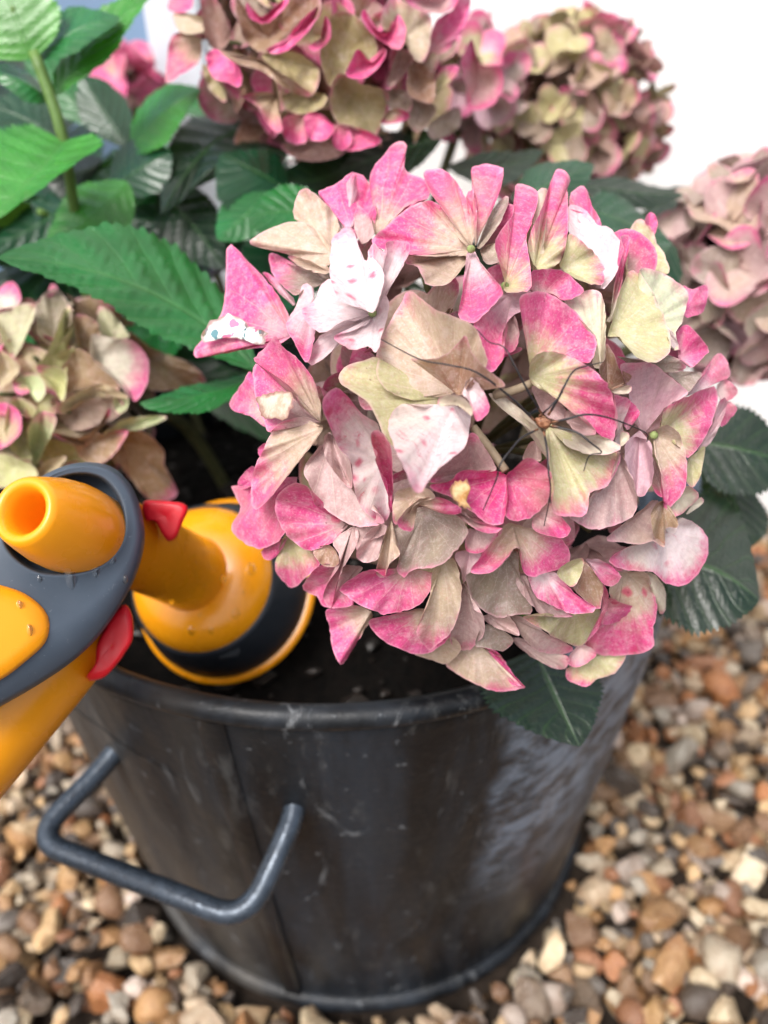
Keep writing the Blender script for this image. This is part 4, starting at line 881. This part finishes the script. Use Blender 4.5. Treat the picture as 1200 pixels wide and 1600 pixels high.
LV = [
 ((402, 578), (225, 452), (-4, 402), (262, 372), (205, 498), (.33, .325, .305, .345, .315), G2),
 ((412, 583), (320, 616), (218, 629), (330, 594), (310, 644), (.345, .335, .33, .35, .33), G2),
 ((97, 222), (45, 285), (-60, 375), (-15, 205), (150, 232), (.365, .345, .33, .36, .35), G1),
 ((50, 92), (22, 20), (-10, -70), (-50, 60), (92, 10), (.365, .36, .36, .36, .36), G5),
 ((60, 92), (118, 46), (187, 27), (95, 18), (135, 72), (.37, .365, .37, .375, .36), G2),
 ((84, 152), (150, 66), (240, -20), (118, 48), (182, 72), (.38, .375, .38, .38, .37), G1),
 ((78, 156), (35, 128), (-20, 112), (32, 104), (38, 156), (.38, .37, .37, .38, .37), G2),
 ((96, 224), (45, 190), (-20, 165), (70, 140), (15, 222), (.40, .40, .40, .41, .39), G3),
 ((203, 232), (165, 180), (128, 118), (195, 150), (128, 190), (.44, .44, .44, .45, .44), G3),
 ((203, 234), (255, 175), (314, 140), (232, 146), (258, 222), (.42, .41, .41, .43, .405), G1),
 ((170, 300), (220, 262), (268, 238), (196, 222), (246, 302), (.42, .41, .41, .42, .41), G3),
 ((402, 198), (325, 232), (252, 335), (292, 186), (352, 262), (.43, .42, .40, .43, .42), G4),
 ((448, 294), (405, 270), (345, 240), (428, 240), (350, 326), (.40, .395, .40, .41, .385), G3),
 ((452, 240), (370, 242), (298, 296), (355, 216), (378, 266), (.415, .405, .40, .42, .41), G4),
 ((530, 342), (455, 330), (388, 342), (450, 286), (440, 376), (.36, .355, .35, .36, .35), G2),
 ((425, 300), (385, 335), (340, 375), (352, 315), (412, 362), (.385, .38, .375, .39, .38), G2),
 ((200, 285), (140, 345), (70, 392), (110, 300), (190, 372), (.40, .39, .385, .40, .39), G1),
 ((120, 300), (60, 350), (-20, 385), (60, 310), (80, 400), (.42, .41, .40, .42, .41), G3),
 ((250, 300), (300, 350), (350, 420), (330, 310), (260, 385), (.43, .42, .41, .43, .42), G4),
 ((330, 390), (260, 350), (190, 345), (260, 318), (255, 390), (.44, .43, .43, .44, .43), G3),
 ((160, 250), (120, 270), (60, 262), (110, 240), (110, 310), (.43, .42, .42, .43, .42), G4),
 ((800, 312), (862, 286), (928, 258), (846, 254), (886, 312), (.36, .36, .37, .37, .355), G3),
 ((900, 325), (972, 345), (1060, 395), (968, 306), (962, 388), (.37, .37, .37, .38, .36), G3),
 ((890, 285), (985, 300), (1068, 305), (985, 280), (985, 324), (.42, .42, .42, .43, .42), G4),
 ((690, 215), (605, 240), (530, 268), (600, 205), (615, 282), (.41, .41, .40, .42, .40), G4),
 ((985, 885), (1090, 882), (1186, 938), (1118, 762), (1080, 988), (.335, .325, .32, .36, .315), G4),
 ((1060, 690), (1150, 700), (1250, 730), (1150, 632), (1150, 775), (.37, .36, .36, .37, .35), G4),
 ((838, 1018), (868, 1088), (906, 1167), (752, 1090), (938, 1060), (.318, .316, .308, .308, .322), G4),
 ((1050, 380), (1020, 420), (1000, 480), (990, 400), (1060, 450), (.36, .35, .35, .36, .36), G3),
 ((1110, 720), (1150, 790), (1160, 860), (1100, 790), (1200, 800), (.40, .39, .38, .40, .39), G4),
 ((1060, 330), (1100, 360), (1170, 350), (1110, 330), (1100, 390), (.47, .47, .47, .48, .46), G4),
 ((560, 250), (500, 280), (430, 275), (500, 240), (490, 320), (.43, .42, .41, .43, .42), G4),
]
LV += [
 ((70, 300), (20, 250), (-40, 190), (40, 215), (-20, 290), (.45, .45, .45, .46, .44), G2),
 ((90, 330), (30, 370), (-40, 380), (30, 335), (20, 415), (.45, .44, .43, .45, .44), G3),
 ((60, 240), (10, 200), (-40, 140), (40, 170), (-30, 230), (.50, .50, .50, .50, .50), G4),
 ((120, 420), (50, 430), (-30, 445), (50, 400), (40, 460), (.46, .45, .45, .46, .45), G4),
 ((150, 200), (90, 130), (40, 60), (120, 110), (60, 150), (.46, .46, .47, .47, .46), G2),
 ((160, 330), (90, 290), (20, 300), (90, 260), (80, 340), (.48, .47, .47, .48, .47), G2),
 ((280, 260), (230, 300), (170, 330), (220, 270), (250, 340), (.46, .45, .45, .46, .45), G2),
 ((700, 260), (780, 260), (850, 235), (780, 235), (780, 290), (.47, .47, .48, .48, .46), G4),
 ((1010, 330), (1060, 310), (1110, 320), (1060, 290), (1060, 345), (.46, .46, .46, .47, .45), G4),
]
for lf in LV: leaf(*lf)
# shaded foliage deeper inside the plant
for k in range(46):
    px, py = (rnd.uniform(30, 260), rnd.uniform(130, 400)) if k >= 34 else (rnd.uniform(60, 460), rnd.uniform(250, 640)) if k < 22 else (rnd.uniform(480, 1150), rnd.uniform(250, 560))
    z = rnd.uniform(.44, .53)
    B = W(px, py, z)
    if B.y > WALL_Y - .07: B.y = WALL_Y - .07
    if B.z < PH + .02: B.z = PH + .02
    a = rnd.uniform(0, 6.28); D = Vector((math.cos(a), math.sin(a) * .6, rnd.uniform(-.5, .15))).normalized(); L_ = rnd.uniform(.06, .10)
    S = D.cross(Vector((rnd.gauss(0, .3), rnd.gauss(0, .3), 1))).normalized(); T = B + D * L_; Mi = B.lerp(T, .5) + Vector((0, 0, .008)); hw = L_ * .32
    T.y = min(T.y, WALL_Y - .012)
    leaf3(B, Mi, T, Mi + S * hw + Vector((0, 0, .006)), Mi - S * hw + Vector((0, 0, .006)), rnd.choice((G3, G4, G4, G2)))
# stems
def stem(pts, rad, mat=M_STEM):
    P_ = [W(x, y, z) for x, y, z in pts]; link('stem', mesh('stem', *tube(catmull(P_, 18, False), rad, 10)), mat, plant)
stem([(52, 80, .365), (75, 140, .37), (98, 215, .375), (112, 300, .39), (126, 395, .41), (150, 560, .47)], .0026)
stem([(205, 225, .43), (190, 300, .45), (200, 420, .49), (260, 560, .53)], .0024)
stem([(50, 85, .365), (30, 60, .365), (20, 10, .36)], .0013)
stem([(410, 575, .34), (450, 600, .37), (520, 700, .44)], .0018)
stem([(838, 1020, .318), (815, 950, .335), (780, 880, .40)], .0018)
stem([(985, 885, .335), (930, 880, .36), (850, 860, .44)], .0018)
stem([(60, 330, .41), (85, 350, .42), (160, 470, .47)], .0018)

# ---------------------------------------------------------------- hose spray gun
gun = thing('hose_spray_gun', W(110, 900, .27), 'orange and grey garden hose spray gun with red clips resting in the pot', 'spray gun')
def zp(x, y): return .246 + (x - 100) / F * .10 + (900 - y) / F * .03
bo = [(36, 775), (60, 748), (100, 728), (140, 722), (178, 731), (206, 760), (221, 800), (226, 845), (214, 895), (192, 940), (158, 990), (118, 1030), (60, 1070), (0, 1104), (-70, 1140), (-110, 1120), (-110, 960), (-70, 870), (-30, 840), (0, 805)]
ov = [(12, 815), (40, 775), (80, 750), (125, 738), (165, 748), (190, 782), (196, 825), (182, 862), (150, 888), (105, 898), (60, 895), (25, 875), (5, 845)]
def resample(pts, c, n=96):
    q = catmull([Vector(p) for p in pts], 400); an = [(math.atan2(p.y - c.y, p.x - c.x), p) for p in q]; out = []
    for k in range(n):
        a = -math.pi + 2 * math.pi * k / n
        out.append(min(an, key=lambda t: abs((t[0] - a + math.pi) % (2 * math.pi) - math.pi))[1])
    return [sum((out[(i + j) % n] for j in (-1, 0, 1)), Vector((0, 0))) / 3 for i in range(n)]
cc = Vector((105, 825)); OB, OV = resample(bo, cc), resample(ov, cc)
rings = [(OB, .94, .032), (OB, 1.0, .024), (OB, 1.0, .009), (OB, .985, .004), (OB, .955, .0008)]
v, f = [], []; n = 96
def ring(pts): return [W(p.x, p.y, z) for p, z in pts]
for P_, s, dz in rings: v += ring([(cc + (p - cc) * s, zp(*(cc + (p - cc) * s)) + dz) for p in P_])
v += ring([(a.lerp(b, .5), zp(*a.lerp(b, .5)) - .0012) for a, b in zip(OB, OV)])
for s, dz in ((1.06, -.0006), (1.02, -.0014), (.985, -.0004), (.955, .003), (.93, .009), (.5, .0105), (.02, .0105)): v += ring([(cc + (p - cc) * s, zp(*(cc + (p - cc) * s)) + dz) for p in OV])
nr = len(v) // n
for i in range(nr - 1):
    for k in range(n): k2 = (k + 1) % n; f.append((i * n + k, (i + 1) * n + k, (i + 1) * n + k2, i * n + k2))
f.append(tuple(range(n)))
link('body', mesh('gun_body', v, f), M_GREY, gun)
# orange spout with a round mouth
K1, K0 = W(34, 797, .228), W(150, 838, .262); ax = (K0 - K1)
kl = ax.length
prof = [(.0042, .026), (.0044, .006), (.0052, .0012), (.0062, -.0002), (.0072, .0004), (.0078, .0022), (.0088, .008), (.0100, .016), (.0106, .024), (.0106, .030), (.0102, .040)]
v, f = lathe([(r_ * 1.30, t * .84) for r_, t in prof] + [(.011, .0365), (.006, .038), (.0001, .0382)], K1, ax, 56)
link('spout', mesh('gun_spout', v, f), M_ORANGE, gun)
v, f = lathe([(.0056, .021), (.0040, .030), (.0001, .031)], K1, ax, 24); link('spout_bore', mesh('spout_bore', v, f), M_ORANGE, gun)
# orange inlay on the grey body
def pad(name, pts, mat, h0, h1, n_=48, zf=zp):
    outl = catmull([Vector(p) for p in pts], n_); c = sum(outl, Vector((0, 0))) / len(outl); v, f = [], []; m_ = len(outl)
    for s, dz in (((1.0, h0 + .004), (1.0, h0), (.98, h0 - (h0 - h1) * .6), (.93, h0 - (h0 - h1) * .95), (.7, h1), (.02, h1 + .0008)) if mat is M_RED else ((1.0, h0 + .004), (1.0, h0), (.97, h0 - (h0 - h1) * .55), (.9, h0 - (h0 - h1) * .85), (.6, h1), (.02, h1))):
        for p in outl: q = c + (p - c) * s; v.append(W(q.x, q.y, zf(q.x, q.y) + dz ))
    for i in range(5):
        for k in range(m_): k2 = (k + 1) % m_; f.append((i * m_ + k, (i + 1) * m_ + k, (i + 1) * m_ + k2, i * m_ + k2))
    return link(name, mesh(name, v, f), mat, gun)
pad('inlay', [(-60, 900), (0, 912), (40, 926), (70, 950), (80, 975), (72, 1005), (40, 1035), (0, 1064), (-60, 1090), (-90, 1000)], M_ORANGE, .0008, -.0032)
# orange grip tube
G0, Gx = W(120, 975, .287), W(-110, 1236, .262)
prof = [(.001, -.012), (.010, -.010), (.0155, -.004), (.0172, .004), (.0180, .02), (.0186, .05), (.0186, .16)]
v, f = lathe(prof, G0, Gx - G0, 48); link('grip', mesh('gun_grip', v, f), M_ORANGE, gun)
# neck and shower head
NA_, NB_ = W(192, 846, .300), W(355, 922, .392); ax = (NB_ - NA_).normalized(); Lh = (NB_ - NA_).length
print('head len', Lh, 'tip', NB_)
def hl(name, prof, mat, seg=72):
    v, f = lathe(prof, NA_, ax, seg); link(name, mesh(name, v, f), mat, gun)
e = Lh
hl('neck', [(.0145, -.03), (.0150, 0), (.0158, e * .45), (.0162, e * .56), (.0166, e * .60)], M_ORANGE)
hl('head_shell', [(.0160, e * .585), (.0180, e * .588), (.0240, e * .605), (.0295, e * .64), (.0322, e * .69), (.0328, e * .71)], M_ORANGE)
M_DARK = plain('dark_rubber', srgb(38, 43, 50), .42, .5, var=.12, scale=60, bump=.05)
hl('grip_ring', [(.0310, e * .700), (.0334, e * .700), (.0346, e * .72), (.0385, e * .85), (.0412, e * .93), (.0412, e * .965), (.038, e * .97)], M_DARK)
hl('face_rim', [(.036, e * .955), (.0424, e * .955), (.0440, e * .962), (.0444, e * .975), (.0440, e * .99), (.036, e * 1.0), (.0001, e * 1.012)], M_ORANGE)
def zr(x, y): return .298 + (x - 200) / F * .05
pad('red_clip', [(224, 784), (250, 782), (286, 786), (294, 796), (286, 815), (276, 840), (264, 846), (254, 836), (242, 815), (226, 812)], M_RED, .008, -.001, 40, lambda x, y: .284)
pad('red_clip', [(152, 1005), (178, 958), (196, 944), (207, 962), (208, 998), (196, 1020), (188, 1032), (164, 1058), (140, 1064), (134, 1058), (148, 1038)], M_RED, .010, -.002, 44, lambda x, y: .266)
def head_hit(px, py):
    tab = [(-.03, .0145), (0, .0150), (e * .45, .0158), (e * .585, .0164), (e * .605, .0240), (e * .64, .0295), (e * .69, .0322), (e * .72, .0346), (e * .93, .0412)]
    d = W(px, py, 1) - CAM
    for i in range(1200):
        p = CAM + d * (.27 + i * .0001); t_ = (p - NA_).dot(ax); rr = (p - NA_ - ax * t_).length
        for (a, ra), (b, rb) in zip(tab[:-1], tab[1:]):
            if a <= t_ < b and rr <= ra + (rb - ra) * (t_ - a) / (b - a): return p
HEAD_DROPS = [(392, 890, 8), (368, 958, 7), (330, 985, 5), (300, 985, 6), (395, 850, 4), (350, 905, 5), (312, 960, 4), (268, 940, 4), (380, 925, 4)]
# five small printed arcs on the grey ring
for k in range(5):
    P_ = []
    for j in range(6):
        t = j / 5; x, y = 344 + k * 6 + 5 * math.sin(t * 2.4), 1026 - k * 1.0 - 12 * t + 3
        d = (W(x, y, 1) - CAM); q = None
        for s in range(900):
            z = .30 + s * .0002; p = CAM + d * z; t_ = (p - NA_).dot(ax); rr = (p - NA_ - ax * t_).length
            lim = .0346 + (.0412 - .0346) * (t_ / e - .72) / .21
            if e * .74 < t_ < e * .96 and rr <= lim + .0003: q = p; break
        if q: P_.append(q)
    if len(P_) > 2: link('print_mark', mesh('print_mark', *tube(P_, .00022, 5)), M_PRINT, gun)
# water drops on the gun
mw, ntw, bw_ = newmat('water'); bw_.inputs['Roughness'].default_value = .02; bw_.inputs['IOR'].default_value = 1.33; bw_.inputs['Transmission Weight'].default_value = 1.0
for x, y, s, asp in ((147, 890, 8, 1.6), (108, 905, 9, 1.9), (175, 876, 6, 1.0), (60, 905, 5, 1.0), (30, 945, 5, 1.0), (118, 960, 4, 1.3), (45, 985, 6, 1.2), (150, 930, 4, 1.4), (90, 870, 4, 1), (195, 905, 4, 1.3)):
    inl = (x < 75 and y > 920); zz_ = zp(x, y) + (-.0030 if inl else -.0004); s *= 1.4; r_ = s / F * zz_ * 1.3; v, f = [], []
    for i in range(7):
        a = i / 6 * math.pi / 2
        for k in range(14):
            b_ = 2 * math.pi * k / 14; rr = math.cos(a) * s
            v.append(W(x + rr * math.cos(b_) * .8, y + rr * math.sin(b_) * asp, zz_ - r_ * .28 * math.sin(a)))
    for i in range(6):
        for k in range(14): k2 = (k + 1) % 14; f.append((i * 14 + k, i * 14 + k2, (i + 1) * 14 + k2, (i + 1) * 14 + k))
    f.append(tuple(range(14))[::-1]); link('water_drop', mesh('water_drop', v, f), mw, gun)

for x, y, s in HEAD_DROPS:
    hp_ = head_hit(x, y)
    if hp_ is None: continue
    dz_ = (hp_ - CAM).dot(cF); v, f = [], []
    for i in range(7):
        a = i / 6 * math.pi / 2
        for k in range(14):
            b_ = 2 * math.pi * k / 14; q = math.cos(a) * s; qx, qy = x + q * math.cos(b_), y + q * math.sin(b_) * 1.25
            hb = head_hit(qx, qy) or hp_; v.append(W(qx, qy, (hb - CAM).dot(cF) + .0001 - s / F * dz_ * .38 * math.sin(a)))
    for i in range(6):
        for k in range(14): k2 = (k + 1) % 14; f.append((i * 14 + k, i * 14 + k2, (i + 1) * 14 + k2, (i + 1) * 14 + k))
    link('water_drop', mesh('water_drop', v, f), mw, gun)
# ---------------------------------------------------------------- harvestman
A = Acc()
legs = [[(847, 647), (827, 615), (806, 575), (787, 542), (765, 535), (745, 515)], [(835, 657), (797, 620), (745, 582), (700, 570), (655, 561), (595, 530)],
        [(840, 671), (815, 684), (798, 703), (782, 725), (775, 750), (755, 797)], [(850, 675), (855, 705), (857, 737), (860, 770), (850, 822)],
        [(857, 648), (870, 627), (882, 603), (897, 579), (920, 571), (942, 566)], [(862, 660), (885, 655), (912, 648), (940, 650), (975, 661), (1010, 677), (1011, 690)],
        [(862, 665), (900, 675), (922, 691), (940, 707), (921, 712), (912, 736)], [(843, 650), (855, 640), (872, 622), (880, 612)]]
for k, lg in enumerate(legs):
    P_ = []
    for i, (x, y) in enumerate(lg):
        t = i / (len(lg) - 1); P_.append(W(x, y, H0.z(x, y) - .008 - .006 * math.sin(math.pi * t) - .004 * t))
    Q = catmull(P_, 26, False); A.add(*tube(Q, [.00034 - .00022 * i / len(Q) for i in range(len(Q))], 6))
bc = W(848, 660, H0.z(848, 660) - .008); bv, bf, _f = ROCKS[1]
A.add([bc + Vector((q.x * .0018, q.y * .0018, q.z * .0018)) * (1 + .12 * noise.noise(q * 5)) for q in bv], bf)
m, nt, b = newmat('harvestman'); n_ = N(nt); co = n_.coord()
geo = n_.node('ShaderNodeVectorMath', operation='DISTANCE'); n_.put(geo.inputs[0], co); geo.inputs[1].default_value = bc
near = n_.smooth(geo.outputs['Value'], .0022, .0045, 1, 0)
nt.links.new(n_.mix(near, srgb(34, 32, 36), n_.mix(n_.smooth(n_.noise(900, 4, co), .4, .6), srgb(120, 76, 52), srgb(178, 128, 98))), b.inputs['Base Color']); b.inputs['Roughness'].default_value = .5
link('harvestman', mesh('harvestman', A.v, A.f), m, None, 'small brown harvestman spider with long thin black legs on the front bloom', 'spider')
